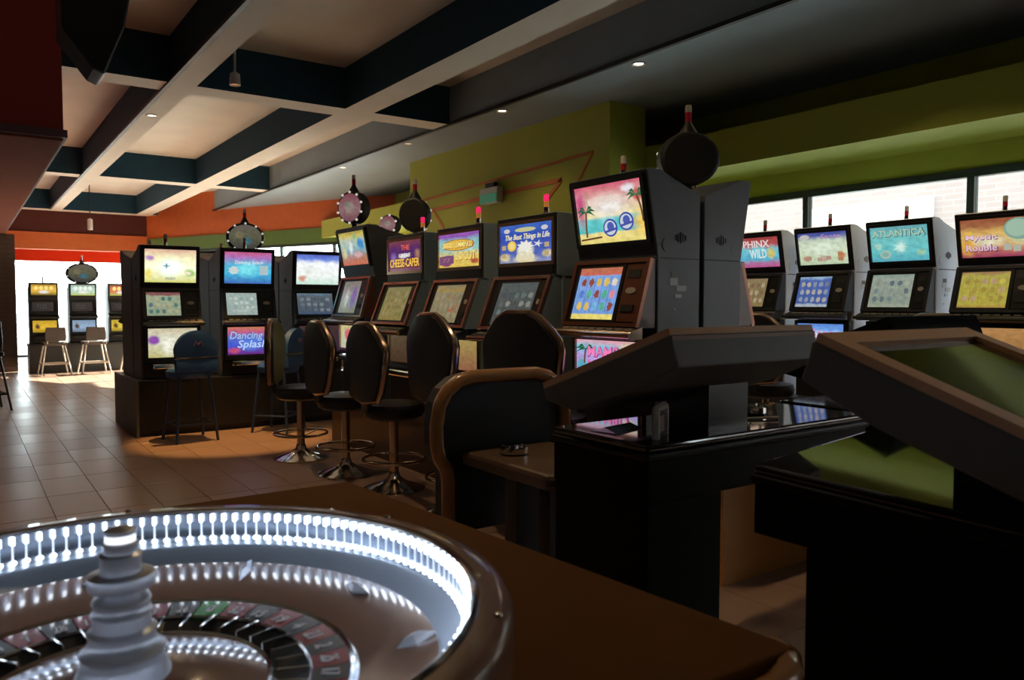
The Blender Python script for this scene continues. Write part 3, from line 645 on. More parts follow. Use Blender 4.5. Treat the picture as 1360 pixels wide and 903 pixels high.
sL2 = slot('grey-sided slot machine with pink and aqua underwater marquee, middle of the short far row', 'L', (2.44, LY, 0), 0, .56, .46, GREYBODY, SATIN,
           art('aqua_marquee', [(0, (.05, .15, .5)), (.35, (.05, .5, .75)), (.6, (.1, .45, .7)), (.8, (.4, .2, .55)), (1, (.6, .1, .25))],
               [(.5, .45, .38, .35, (.2, .8, .9), .9), (.2, .42, .12, .16, (.8, .9, .9), .6), (.85, .4, .09, .14, (.65, .8, .8), .4)], None, .95),
           art('mint_reels', [(0, (.38, .48, .44)), (1, (.42, .52, .48))], [(.5, .2, .5, .1, (.5, .6, .56), .8)], (5, 3, .06, .25, .94, .85, [(.45, .56, .5), (.6, .7, .66), (.34, .48, .46)], (.38, .5, .46)), .8),
           art('night_belly', [(0, (.15, .02, .2)), (.35, (.05, .1, .7)), (.6, (.1, .15, .6)), (.85, (.6, .1, .2)), (1, (.6, .2, .1))], [(.15, .15, .2, .15, (.6, .08, .2), .8), (.5, .35, .35, .3, (.1, .25, .85), .8)], None, .9), cand='dark', sx=-.075, sw=.31, lean=.05, screen_lean=.08)
mq = kid(sL2, 'marquee'); T(mq, 'Dancing Splash', .52, .66, .6, .14, (.75, .9, .95), .9, shear=.2); S(mq, star(.2, .42, .07, .15, 7), (.75, .85, .85), .8)
for u in (.78, .84, .90): S(mq, [(u - .03, .28), (u + .03, .28), (u + .03, .58), (u - .03, .58)], (.6, .8, .85), .7)
bg_ = kid(sL2, 'belly_glass'); T(bg_, 'Dancing', .42, .66, .74, .36, (.35, .6, .95), .9, shear=.2); T(bg_, 'Splash', .55, .34, .66, .36, (.55, .7, 1), .95, shear=.2)
sL3 = slot('grey-sided slot machine with white and blue marquee, right end of the short far row', 'L', (3.19, LY, 0), 0, .56, .46, GREYBODY, SATIN,
           art('white_marquee', [(0, (.55, .75, .65)), (.3, (.85, .9, .85)), (.7, (.9, .92, .95)), (.85, (.15, .25, .7)), (1, (.08, .12, .5))],
               [(.15, .2, .12, .14, (.65, .3, .2), .7), (.3, .5, .2, .2, (.75, .8, .75), .7)], None, 1.0, busy=.93),
           art('slate_reels', [(0, (.05, .1, .25)), (.1, (.1, .14, .2)), (.9, (.16, .2, .24)), (1, (.2, .35, .5))], [], (5, 3, .05, .1, .95, .85, [(.2, .24, .28), (.3, .34, .38), (.12, .16, .2)], (.08, .1, .14)), .6),
           art('dim_belly', [(0, (.1, .05, .1)), (1, (.2, .1, .1))], [], None, .3), cand=None, sx=-.04, sw=.4, lean=.05, screen_lean=.08)
for x in (1.69, 2.44, 3.19):
    slot({1.69: 'grey slot cabinet backing the pale yellow marquee machine of the short far row', 2.44: 'grey slot cabinet backing the underwater machine of the short far row', 3.19: 'grey slot cabinet backing the white marquee machine'}[x],
         'L', (x, 9.36, 0), PI, .55, .66, GREYBODY, SATIN, cand='off' if x < 3 else None, detail=1, lean=.05, screen_lean=.08)

# R: row in front of the right windows
RX = 6.0; RWd = .54
sR1 = slot('pale-sided slot machine with red and teal marquee, mostly hidden behind the slate cabinets', 'R', (RX, 4.63, 0), RW, RWd, .46, PALEBODY, SATIN,
           art('red_teal_marquee', [(0, (.55, .1, .3)), (.15, (.5, .2, .4)), (.25, (.1, .5, .7)), (.6, (.2, .65, .75)), (.75, (.55, .1, .1)), (1, (.4, .05, .05))], [(.8, .45, .12, .25, (.75, .65, .2), .6)], None, .8),
           art('gold_reels', [(0, (.35, .25, .1)), (1, (.4, .3, .15))], [], (5, 3, .05, .1, .95, .9, [(.45, .35, .2), (.6, .5, .3), (.3, .2, .1)], (.2, .15, .08)), .6),
           art('dim_belly2', [(0, (.1, .05, .05)), (1, (.2, .1, .1))], [], None, .3), cand='off', sx=-.05, sw=.32)
mq = kid(sR1, 'marquee'); T(mq, 'SPHINX', .42, .78, .72, .24, (.9, .8, .8), .85); T(mq, 'WILD', .5, .45, .4, .3, (.85, .95, .95), .85)
sR2 = slot('pale-sided slot machine with cream marquee and blue reels before the windows', 'R', (RX, 3.965, 0), RW, RWd, .46, PALEBODY, SATIN,
           art('cream_marquee', [(0, (.55, .68, .45)), (.5, (.72, .82, .6)), (.75, (.6, .7, .55)), (.9, (.1, .12, .4)), (1, (.06, .08, .35))],
               [(.5, .5, .4, .35, (.78, .9, .72), .9), (.15, .2, .1, .12, (.55, .3, .2), .6), (.5, .18, .12, .12, (.6, .45, .35), .6), (.85, .25, .1, .2, (.65, .3, .15), .6)], None, .85),
           art('blue_reels', [(0, (.5, .55, .6)), (.1, (.35, .42, .5)), (.12, (.06, .12, .4)), (.9, (.08, .15, .45)), (1, (.4, .6, .8))], [], (5, 3, .04, .12, .96, .88, [(.4, .42, .45), (.2, .22, .3), (.5, .45, .4), (.3, .35, .45)], (.05, .1, .4)), .8),
           art('sky_belly', [(0, (.55, .75, .95)), (.5, (.75, .85, .95)), (.75, (.15, .35, .8)), (1, (.1, .25, .7))], [(.1, .8, .12, .15, (.8, .5, .4), .6), (.5, .35, .4, .3, (.9, .9, 1), .9)], None, .95), cand='off', sx=-.065, sw=.31)
mq = kid(sR2, 'marquee'); T(mq, 'Santa', .66, .87, .4, .14, (.5, .3, .6), .8, shear=.2); S(mq, ell(.14, .87, .1, .08), (.75, .72, .7), .7)
for u, v, c in ((.2, .2, (.6, .35, .25)), (.42, .16, (.65, .45, .35)), (.6, .2, (.6, .4, .3)), (.84, .3, (.65, .28, .12)), (.84, .16, (.6, .3, .15))): S(mq, [(u - .05, v - .06), (u + .05, v - .06), (u + .05, v + .06), (u - .05, v + .06)], c, .7)
bg_ = kid(sR2, 'belly_glass'); T(bg_, 'Santa', .60, .62, .60, .34, (.85, .25, .5), .9); T(bg_, 'Equin', .64, .28, .62, .34, (.85, .3, .55), .9)
sR3 = slot('pale-sided slot machine with turquoise marquee before the windows, second from the right edge', 'R', (RX, 3.30, 0), RW, RWd, .46, PALEBODY, SATIN,
           art('turquoise_marquee', [(0, (.1, .45, .55)), (.3, (.15, .6, .62)), (.65, (.18, .6, .6)), (1, (.15, .45, .5))],
               [(.52, .4, .14, .25, (.65, .95, .85), .9), (.25, .2, .1, .15, (.55, .75, .6), .5), (.85, .22, .1, .14, (.35, .65, .45), .6), (.12, .45, .09, .13, (.4, .7, .6), .5)], None, .85),
           art('pale_reels', [(0, (.4, .44, .34)), (.15, (.32, .38, .3)), (.85, (.38, .44, .36)), (1, (.3, .4, .34))], [], (5, 3, .05, .14, .95, .86, [(.2, .28, .28), (.42, .46, .38), (.3, .36, .3), (.14, .2, .22)], (.26, .32, .28)), .75),
           art('green_belly', [(0, (.1, .3, .2)), (1, (.15, .4, .3))], [(.2, .8, .2, .2, (.4, .45, .1), .7)], None, .7), cand='off', sx=-.045, sw=.34)
mq = kid(sR3, 'marquee'); T(mq, 'ATLANTICA', .5, .80, .92, .22, (.1, .25, .3), .5, z=.003); T(mq, 'ATLANTICA', .49, .81, .9, .19, (.5, .68, .5), .85, z=.0045)
S(mq, star(.5, .4, .03, .16, 5), (.7, .95, .88), .9); S(mq, ell(.25, .2, .1, .12), (.5, .72, .6), .7); S(mq, ell(.25, .2, .06, .07), (.3, .6, .55), .7, 'emblem', .004)
sR4 = slot('pale-sided slot machine with orange marquee and green globe, at the right edge', 'R', (RX, 2.585, 0), RW, RWd + .04, .46, PALEBODY, SATIN,
           art('orange_marquee', [(0, (.35, .05, .12)), (.15, (.55, .15, .12)), (.4, (.75, .55, .2)), (.65, (.75, .45, .12)), (.8, (.4, .15, .06)), (1, (.35, .1, .04))],
               [(.35, .4, .35, .22, (.85, .78, .55), .9), (.8, .5, .2, .3, (.7, .72, .4), .8), (.08, .3, .14, .4, (.8, .4, .05), .8)], None, .85, .3),
           art('yellow_reels', [(0, (.45, .25, .05)), (.1, (.5, .42, .06)), (.9, (.48, .42, .08)), (1, (.4, .2, .1))], [], (5, 3, .05, .14, .95, .86, [(.5, .42, .05), (.62, .5, .08), (.4, .3, .05), (.55, .35, .2)], (.35, .28, .03)), .8),
           art('orange_belly', [(0, (.4, .2, .05)), (1, (.6, .3, .1))], [], None, .7), cand='off', sx=-.075, sw=.33)
mq = kid(sR4, 'marquee'); S(mq, ell(.78, .70, .2, .28), (.3, .5, .4), .75); S(mq, ell(.76, .72, .15, .22), (.42, .62, .48), .8, 'emblem', .003)
for s, v in (('Mystic', .50), ('Rouble', .24)): T(mq, s, .28, v, .44, .2, (.2, .02, .15), .5, z=.004); T(mq, s, .275, v + .01, .42, .17, (.85, .6, .8), .85, z=.0055)
S(mq, star(.12, .64, .03, .08, 5), (.9, .6, .1), .8)
for u, v in ((.62, .24), (.74, .2), (.88, .3)): S(mq, [(u - .05, v - .08), (u + .05, v - .08), (u + .05, v + .08), (u - .05, v + .08)], (.6, .62, .5), .7)

# F: three machines in front of the far window
for k, (x, lb, st, bl) in enumerate(((1.26, 'far slot machine with gold marquee, leftmost before the bright far window', (.85, .5, .05), (.9, .55, .03)),
                                 (1.90, 'far slot machine with pale aqua marquee, middle one before the bright far window', (.55, .75, .6), (.35, .5, .7)),
                                 (2.56, 'far slot machine with red and yellow marquee, partly behind the grey cabinet', (.75, .2, .1), (.85, .6, .05)))):
    f = slot(lb, 'F', (x, 16.85, 0), 0, .47, .40, DARKBODY, SATIN,
         art('far_marquee', [(0, (.12, .1, .02) if k == 0 else (.5, .6, .1)), (.35, st), (.7, st), (1, tuple(c * .5 for c in st))], [(.5, .3, .3, .2, (.9, .9, .85), .7)], None, .9),
         art('far_reels', [(0, (.05, .04, .04)), (1, (.07, .06, .05))], [], (4, 2, .2, .2, .7, .8, [(.15, .12, .1), (.1, .1, .12)], (.05, .05, .05)), .5),
         art('far_belly', [(0, tuple(c * .4 for c in bl)), (.4, bl), (1, tuple(c * .7 for c in bl))], [(.2, .5, .15, .3, (.1, .05, .02), .7)], None, .85), cand='dark' if k == 0 else None, sx=-.02, sw=.34, lean=.04, screen_lean=.06, detail=1)
    mqf = kid(f, 'marquee')
    for j in range(4): S(mqf, ell(.2 + .2 * j, .66, .08, .2), (1, .8, .25) if k != 1 else (.8, .95, .9), .9)
for r in [o for o in bpy.data.objects if o.name.startswith('slot_machine')]: clean(r)

# plinths the machines stand on
p = thing('machine_plinth', 'long dark brown wooden plinth under the main row of slot machines', 'plinth')
MB().box(2.83, 3.72, 2.35, 6.98, 0, .46).build('carcass', DKWOOD, p, bevel=.006)
MB().box(2.82, 3.73, 2.335, 2.35, .0, .455).build('end_panel', ORWOOD, p)
MB().box(2.81, 2.83, 2.35, 6.98, .40, .455).build('top_lip', DKWOOD, p)
p = thing('machine_plinth', 'black plinth with grey end under the short far row of slot machines', 'plinth')
MB().box(1.37, 3.5, 8.18, 9.42, .06, .55).build('carcass', BLACK, p, bevel=.005)
MB().box(1.345, 1.37, 8.16, 9.43, 0, .55).build('end_panel', GREYBODY, p)
MB().box(1.37, 3.48, 8.24, 9.36, 0, .06).build('kick_board', SATIN, p)
p = thing('machine_plinth', 'dark plinth under the pale-sided slot machines at the right windows', 'plinth')
MB().box(6.02, 6.5, 2.2, 5.0, 0, .46).build('carcass', SATIN, p)
p = thing('machine_plinth', 'dark bench plinth under the far slot machines before the bright window', 'plinth')
MB().box(1.0, 3.2, 16.80, 17.35, 0, .54).build('carcass', DARKBODY, p)
MB().box(.99, 3.21, 16.78, 17.36, .50, .54).build('top_board', SATIN, p)

# round bulb-rimmed signs on stems
PIC = art('sign_face', [(0, (.35, .12, .16)), (.4, (.55, .3, .32)), (1, (.4, .12, .16))], [(.5, .5, .3, .3, (.6, .45, .4), .7), (.4, .6, .12, .12, (.3, .45, .3), .7)], None, .45)
PIC2 = art('sign_face_globe', [(0, (.1, .1, .1)), (.5, (.25, .25, .15)), (1, (.3, .25, .2))], [(.55, .35, .2, .2, (.1, .35, .45), .7), (.3, .6, .2, .2, (.4, .35, .2), .7)], None, .4)
BULB = mat('sign_bulb', (.9, .9, .85), .1, emit=(1, .95, .85), es=.5)
SIGNB = mat('sign_back', (.018, .018, .014), .5)
def sign(label, loc, rz, rx, rz_, face, nb=10, cap=True):
    t = thing('jackpot_sign', label, 'round sign', loc, rz, 'round signs on the slot machine islands')
    MB().lathe([(.035, .001), (.03, .01), (.022, .03), (.022, .09)], 12).build('stem', SATIN, t, True)
    zc = .06 + rz_
    pts = ell(0, zc, rx, rz_, 28)
    MB().prism(pts, -.06, .06, 'y').build('drum', SIGNB, t, bevel=.02)
    f = uvquad('face', 1, 1, face, t)
    me = bpy.data.meshes.new('face'); q = ell(0, 0, .5, .5, 24); me.from_pydata([(a, b, 0) for a, b in q], [], [tuple(range(24))])
    u = me.uv_layers.new(name='UVMap')
    for li, lp in enumerate(me.loops): v = me.vertices[lp.vertex_index].co; u.data[li].uv = (v.x + .5, v.y + .5)
    me.materials.append(face); f.data = me; f.scale = (rx * 1.7, rz_ * 1.7, 1); f.rotation_euler = (PI / 2, 0, 0); f.location = (0, -.063, zc)
    for k in range(nb):
        a = 2 * PI * k / nb + .3
        MB().lathe([(.0, -.012), (.009, -.008), (.012, 0), (.009, .008), (0, .012)], 8, cap=False).build('bulb', BULB, t, True, loc=(rx * .93 * math.cos(a), -.065, zc + rz_ * .93 * math.sin(a)))
    if cap:
        c = MB().lathe([(.05, -.03), (.05, .0), (.02, .05), (.015, .07)], 14).build('cap', SIGNB, t, True, loc=(0, 0, zc + rz_))
        MB().lathe([(.018, .06), (.018, .11)], 12).build('red_lens', REDLENS, c, True); MB().lathe([(.018, .11), (.018, .145), (.013, .15)], 12).build('clear_lens', CLEAR, c, True)
    return t
sign('large dark round sign on the nearest slot machine, seen from behind', (3.28, 2.99, 1.877), PI - .55, .165, .145, PIC)
sign('round sign with pinkish lit face and bulbs above the farthest machine of the row', (2.97, 6.74, 1.955), -1.1, .15, .15, PIC)
sign('dark round sign seen from behind, in front of the lime pier', (3.06, 5.73, 1.815), PI - .8, .125, .14, PIC)
sign('round sign ringed with bulbs and a glassy face above the short far row', (2.56, 8.72, 1.79), -.2, .20, .16, PIC2)
sign('small round sign on a far machine before the bright far window', (1.92, 17.1, 1.60), 0, .28, .20, PIC2, 8)
sign('small round sign half hidden behind the farthest machine of the row', (3.28, 6.62, 1.872), -.9, .09, .09, PIC, 6, False)

# ------------------------------------------------------------------ stools
BACK0 = [(-.075, .52), (.075, .52), (.125, .497), (.185, .435), (.222, .385), (.232, .34), (.220, .22), (.190, .09), (.155, .025), (0, 0), (-.155, .025), (-.190, .09), (-.220, .22), (-.232, .34), (-.222, .385), (-.185, .435), (-.125, .497)]
BACK = [(x * 1.2, z) for x, z in BACK0]
def curved(x): return .30 * x * x
def make_stool(label, loc, rz, dz=0.):
    """pedestal stool facing local +Y (its back at -Y)"""
    t = thing('pedestal_stool', label, 'stool', loc, rz, 'pedestal stools along the main row')
    MB().lathe([(.0, 0), (.21, 0), (.215, .012), (.17, .03), (.09, .055), (.045, .09), (.032, .13)], 28, cap=False).build('base', CHROME, t, True)
    MB().lathe([(.032, .06), (.032, .52 + dz)], 16).build('post', BRASS, t, True)
    ring = [(.215 * math.cos(a), .215 * math.sin(a), .215) for a in [2 * PI * k / 28 for k in range(28)]]
    fr = MB().tube(ring, .0105, 8, True).build('foot_ring', BRASS, t, True)
    for k in range(3):
        a = 2 * PI * k / 3 + .5
        MB().tube([(.03 * math.cos(a), .03 * math.sin(a), .185), (.212 * math.cos(a), .212 * math.sin(a), .215)], .008, 6).build('spoke', BRASS, fr, True)
    zs = .50 + dz
    MB().lathe([(.0, 0), (.16, 0), (.20, .02), (.215, .06), (.20, .105), (.12, .12), (0, .122)], 28, c=(0, 0, zs), cap=False).build('seat', VINYL, t, True)
    n = len(BACK); zb = zs + .13
    fr_ = [(x, -.22 + curved(x) - .035, zb + z) for x, z in BACK]; bk = [(x, -.22 + curved(x) + .035, zb + z) for x, z in BACK]
    # padded shell: front, back and rim, with the middle pushed out
    vs = fr_ + bk + [(0, -.29, zb + .27), (0, -.15, zb + .27)]
    fs = [(i, (i + 1) % n, n + (i + 1) % n, n + i) for i in range(n)] + [((i + 1) % n, i, 2 * n) for i in range(n)] + [(n + i, n + (i + 1) % n, 2 * n + 1) for i in range(n)]
    MB().add(vs, fs).build('backrest', VINYL, t, True)
    MB().tube([(x * 1.03, -.22 + curved(x), zb - .005 + z * 1.02) for x, z in BACK], .019, 8, True, up=(0, 1, 0)).build('back_trim', BRONZE, t, True)
    MB().prism([(-.05, zs + .02), (-.12, zs - .01), (-.22, zs + .06), (-.225, zb + .14), (-.19, zb + .14), (-.185, zs + .09), (-.10, zs + .03)], -.05, .05, 'x').build('back_bracket', SATIN, t)
    return t
make_stool('pedestal stool nearest the camera, before the sunset beach machine, tall black back', (2.57, 3.31, 0), -PI / 2 + .12, .09)
make_stool('pedestal stool before the royal blue marquee machine, tall black back', (2.53, 4.16, 0), -PI / 2 - .02, .07)
make_stool('pedestal stool before the purple and yellow marquee machine, chrome foot ring in view', (2.44, 4.90, 0), -PI / 2 + .0, 0)
make_stool('pedestal stool before the machine with orange blocky lettering', (2.36, 5.55, 0), -PI / 2 - .05, 0)
make_stool('pedestal stool at the far end of the row, back seen edge-on', (2.29, 6.32, 0), -PI / 2 - .50, 0)
make_stool('pedestal stool with only its rounded back top showing before the cream marquee machine', (5.25, 3.93, 0), -PI / 2 + .1, .05)

make_stool('pedestal stool with dark back before the orange marquee machine at the right edge', (5.27, 2.50, 0), -PI / 2 - .1, .06)
def leg_pair(t, pts, r, m_, name='leg'):
    for a, b in pts: MB().tube([a, b], r, 8).build(name, m_, t, True)
def make_bar_stool(label, loc, rz, grp='blue four-legged bar stools'):
    t = thing('bar_stool', label, 'stool', loc, rz, grp)
    MB().lathe([(0, .60), (.19, .60), (.205, .62), (.205, .66), (.18, .685), (0, .69)], 24, cap=False).build('seat', BLUEV, t, True)
    cs = [(-.19, -.19), (.19, -.19), (.19, .19), (-.19, .19)]
    for x, y in cs: MB().tube([(x * .72, y * .72, .61), (x, y, 0)], .0135, 8).build('leg', BLUEM, t, True)
    MB().tube([(x * .93, y * .93, .17) for x, y in cs], .009, 6, True).build('footrest', BLUEM, t, True)
    def pad(pts, z0, name, th=.03):
        n = len(pts); f = [(x, -.205 + .6 * x * x - th, z) for x, z in pts]; b = [(x, -.205 + .6 * x * x + th, z) for x, z in pts]
        cz = sum(z for _, z in pts) / n
        vs = f + b + [(0, -.205 - th * 1.4, cz), (0, -.205 + th * 1.2, cz)]
        fs = [(i, (i + 1) % n, n + (i + 1) % n, n + i) for i in range(n)] + [((i + 1) % n, i, 2 * n) for i in range(n)] + [(n + i, n + (i + 1) % n, 2 * n + 1) for i in range(n)]
        return MB().add(vs, fs).build(name, BLUEV, t, True)
    arc = [(.2 * math.cos(a), .80 + .245 * (math.sin(a) ** .8 if math.sin(a) > 0 else 0)) for a in [PI * k / 14 for k in range(15)]]
    up = pad([(-.19, .80), (.19, .80)] + arc[1:-1], .8, 'upper_back_pad')
    pad([(-.185, .66), (.185, .66), (.19, .78), (-.19, .78)], .66, 'lower_back_pad')
    MB().tube([(x, -.205 + .6 * x * x - .025, .79) for x in [-.19 + .38 * k / 8 for k in range(9)]], .008, 6).build('brass_band', BRASS, t, True)
    for s in (-1, 1): MB().tube([(s * .12, -.12, .62), (s * .12, -.2, .66), (s * .12, -.19, .9)], .009, 6).build('back_stay', BLUEM, t, True)
    badge = mat('badge_print', (.16, .09, .16), .5)
    e = MB()
    for a, b in (((-.04, -.02), (-.02, .025)), ((-.02, .025), (0, -.01)), ((0, -.01), (.02, .025)), ((.02, .025), (.04, -.02))):
        e.tube([(a[0], -.246, .92 + a[1]), (b[0], -.246, .92 + b[1])], .005, 5)
    e.build('badge', badge, up)
    return t
make_bar_stool('blue bar stool with rounded back, under the spotlight at the pale yellow marquee machine', (1.75, 7.80, 0), .12)
make_bar_stool('blue bar stool half hidden behind the edge-on stool, at the underwater marquee machine', (2.62, 7.86, 0), .75)
def simple_stool(label, loc, rz, fm, vm, grp, h=.60, bt=.98):
    t = thing('bar_stool', label, 'stool', loc, rz, grp)
    MB().box(-.19, .19, -.18, .19, h - .03, h + .03).build('seat', vm, t, bevel=.015)
    cs = [(-.24, -.22), (.24, -.22), (.24, .22), (-.24, .22)]
    for x, y in cs: MB().tube([(x * .62, y * .62, h - .02), (x, y, 0)], .014, 8).build('leg', fm, t, True)
    MB().tube([(x * .88, y * .88, .2) for x, y in cs], .011, 6, True).build('footrest', fm, t, True)
    MB().prism([(-.16, h + .05), (.16, h + .05), (.17, h + .14), (.155, bt), (-.155, bt), (-.17, h + .14)], -.23, -.20, 'y').build('backrest', vm, t, bevel=.012)
    for s in (-1, 1): MB().tube([(s * .13, -.17, h), (s * .13, -.215, h + .1)], .01, 6).build('back_stay', fm, t, True)
    return t
WHITEM = mat('pale_metal_legs', (.75, .66, .56), .35, .2); GREYV = mat('grey_brown_vinyl', (.10, .085, .075), .5)
for x, lb in ((1.36, 'pale-legged bar stool at the leftmost far slot machine'), (2.0, 'pale-legged bar stool at the middle far slot machine'), (2.72, 'pale-legged bar stool cut off by the grey cabinet, far end')):
    simple_stool(lb, (x, 16.35, 0), .06, WHITEM, GREYV, 'pale-legged stools at the far window', .56, .86)
simple_stool('dark bar stool cut off by the left edge of the picture', (.19, 11.35, 0), .2, BLACK, VINYL, 'dark stool by the left wall', .68, 1.08)

# ------------------------------------------------------------------ padded chair with wooden rim
CHAIRSIDE = mat('grey_shell', (.045, .042, .04), .5); PAD = mat('navy_black_padding', (.012, .018, .026), .45, bump=.08, scale=40)
RIM = wood('honey_wood_rim', (.50, .25, .09), (.36, .17, .06), .25, (3, 3, 3), .6)
BROWNSEAT = mat('brown_laminate', (.16, .10, .06), .35)
ch = thing('padded_chair', 'large dark padded chair with honey wood rim and a brown seat ledge', 'chair', (2.02, 2.95, 0))
half = [(-.18, .985), (-.255, .968), (-.315, .925), (-.352, .865), (-.368, .77), (-.366, .68), (-.352, .625), (-.318, .575), (-.308, .52), (-.308, .28)]
outl = half + [(-x, z) for x, z in half[::-1]]
MB().prism(outl, .0, .09, 'y').build('shell', CHAIRSIDE, ch, bevel=.012)
inner = [(x * .88, .60 + (z - .60) * (.90 if z > .6 else 1.0)) for x, z in outl]
MB().prism(inner, -.012, .0, 'y').build('back_pad', PAD, ch, bevel=.01)
rim = []; outl = half[::-1] + [(-x, z) for x, z in half]
for i in range(len(outl) - 1):
    a, b = outl[i], outl[i + 1]
    rim += [(a[0] + (b[0] - a[0]) * k / 3, -.015, a[1] + (b[1] - a[1]) * k / 3) for k in range(3)]
rim.append((outl[-1][0], -.015, outl[-1][1]))
MB().tube([(x * .965, y, z - .012 if z > .8 else z) for x, y, z in rim], .034, 10, up=(0, 1, 0), sx=.9).build('wood_rim', RIM, ch, True)
sp = [(-.235, 0.01), (-.235, -.60), (-.20, -.635), (.24, -.635), (.24, .01)]
MB().prism([(x, y - .03) for x, y in sp], .585, .65, 'z').build('seat_ledge', BROWNSEAT, ch, bevel=.02)
for x in (-.22, -.05, .16): MB().box(x, x + .115, -.42, -.34, 0, .585).build('leg', BLACK, ch)
MB().box(-.22, .27, -.44, -.2, 0, .03).build('foot_plate', BLACK, ch)
def ashtray(label, loc, r=.055):
    t = tag(MB().lathe([(0, .0), (r * .85, 0), (r, .006), (r, .028), (r * .82, .030), (r * .78, .012), (0, .008)], 24, cap=False).build('ashtray', CHROME, None, True, loc=loc), label, 'ashtray')
    for k in range(4):
        a = k * PI / 2 + .4
        MB().lathe([(.0, 0), (.009, 0), (.009, .012), (0, .014)], 8, cap=False).build('rest_lug', CHROME, t, True, loc=(r * .92 * math.cos(a), r * .92 * math.sin(a), .024))
    return t
ashtray('shiny metal ashtray on the brown ledge of the padded chair', (1.93, 2.73, .651), .06)

# ------------------------------------------------------------------ roulette terminals
GLOSS = mat('glossy_black_top', (.006, .008, .007), .06, coat=1., noise=.02); TBODY = mat('greenish_black_laminate', (.004, .006, .0055), .6, spec=.12)
EDGE = mat('moulded_black_edge', (.008, .012, .011), .4, spec=.15); SLABG = mat('grey_monitor_shell', (.14, .128, .11), .55); SLABBR = mat('brown_monitor_end', (.22, .095, .035), .5)
TAN = wood('tan_screen_frame', (.80, .45, .24), (.68, .37, .19), .5, (2, 8, 8), 0); SCRN = mat('dark_green_screen', (.018, .022, .006), .12, coat=.6)
MATTEB = mat('matt_black_shell', (.008, .009, .009), .95, spec=.03)
def terminal(label, x0, yn, yf, x1, d, ped, slab_x, slab_hi, slab_lo, zhi, zlo, dx=0., post=None, end=None, shell=None):
    """d=+1: player on the far side, d=-1: player on the near side"""
    t = thing('roulette_terminal', label, 'gaming terminal', (x0 + dx, yn, 0))
    X = lambda x: x - x0; Yl = lambda y: y - yn
    a, b = Yl(yn), Yl(yf)
    gt = MB().box(0, X(x1), min(a, b), max(a, b), -.0125, .0125).build('glossy_top', GLOSS, t, bevel=.01, segs=3); gt.location = (0, 0, .8375)
    te = MB().box(-.008, X(x1) + .008, min(a, b) - .008, max(a, b) + .008, -.0425, -.0125).build('top_edge', EDGE, t, bevel=.012, segs=3); te.location = (0, 0, .8375)
    if d < 0: gt.rotation_euler = te.rotation_euler = (math.radians(1.5), -math.radians(4), 0)
    MB().box(.004, X(x1) - .004, min(a, b) + .004, max(a, b) - .004, .655, .795).build('apron', TBODY, t, bevel=.004)
    MB().box(*ped, 0, .655).build('pedestal', TBODY, t, bevel=.004)
    s0, s1 = X(slab_x[0]), X(slab_x[1]); hi, lo = Yl(slab_hi), Yl(slab_lo)
    dd = Vector((0, lo - hi, zlo - zhi)); dn = dd.normalized(); nr = Vector((0, -dn.z, dn.y)) if dn.y > 0 else Vector((0, dn.z, -dn.y))
    if nr.z < 0: nr = -nr
    P = lambda k, h_: (hi + dd.y * k + nr.y * h_, zhi + dd.z * k + nr.z * h_)
    prof = [P(0, 0), P(1, 0), P(1.0, -.045), P(.80, -.115), P(.30, -.125), P(.0, -.105)]
    sl_ = MB().prism(prof, s0, s1, 'x').build('monitor', shell or SLABG, t, bevel=.006)
    # flat frame and dark screen lying on the sloping top
    L_ = dd.length; M = Matrix((Vector((1, 0, 0)) if dn.y < 0 else Vector((-1, 0, 0)), -dn, nr)).transposed().to_4x4()
    M.translation = (Vector((0, *P(.5, .0))) + Vector(((s0 + s1) / 2, 0, 0)))
    sc_ = uvquad('screen', s1 - s0 - .13, L_ - .13, SCRN, sl_); sc_.matrix_local = M @ Matrix.Translation((0, 0, .006))
    frame_on(sc_, 'screen_frame', s1 - s0 - .004, L_ - .004, s1 - s0 - .13, L_ - .13, shell or TAN, .022, -.008)
    pe = MB().prism([(P(0, -.006)[0] - .004 * d, P(0, -.006)[1]), (P(0, -.006)[0] - .006 * d, P(0, -.1)[1]), (P(0, -.1)[0] + .01 * d, P(0, -.1)[1]), (P(0, -.006)[0] + .01 * d, P(0, -.006)[1])], s0 + .003, s1 - .003, 'x').build('end_plate', end or SLABBR, sl_)
    if post is None: post = ((slab_x[0] + slab_x[1]) / 2 + .05, .24)
    py = hi + dd.y * .42; px = X(post[0])
    MB().box(px, px + .21, py - .10, py + .10, .85, zhi + dd.z * .42 - .10).build('post', BLACK, t)
    return t
t1 = terminal('black roulette terminal, monitor seen from its brown upper end, beside the padded chair', 1.755, 1.755, 2.24, 3.0, 1, (.006, .36, .006, .475), (1.75, 2.48), 1.66, 2.29, 1.205, .985, post=(2.12, 1))
t2 = terminal('black roulette terminal with tan-framed sloping screen, nearest at the right edge', 1.80, 1.39, .62, 2.75, -1, (.006, .7, -.75, -.17), (1.675, 2.41), 1.12, .46, 1.210, .96, post=(2.0, 1))
t3 = terminal('black roulette terminal farther right, behind the tan-framed one', 3.08, 1.755, 2.24, 4.2, 1, (.55, .95, .006, .475), (3.08, 3.84), 1.72, 2.25, 1.225, 1.02, post=(3.4, 1), end=MATTEB, shell=MATTEB)
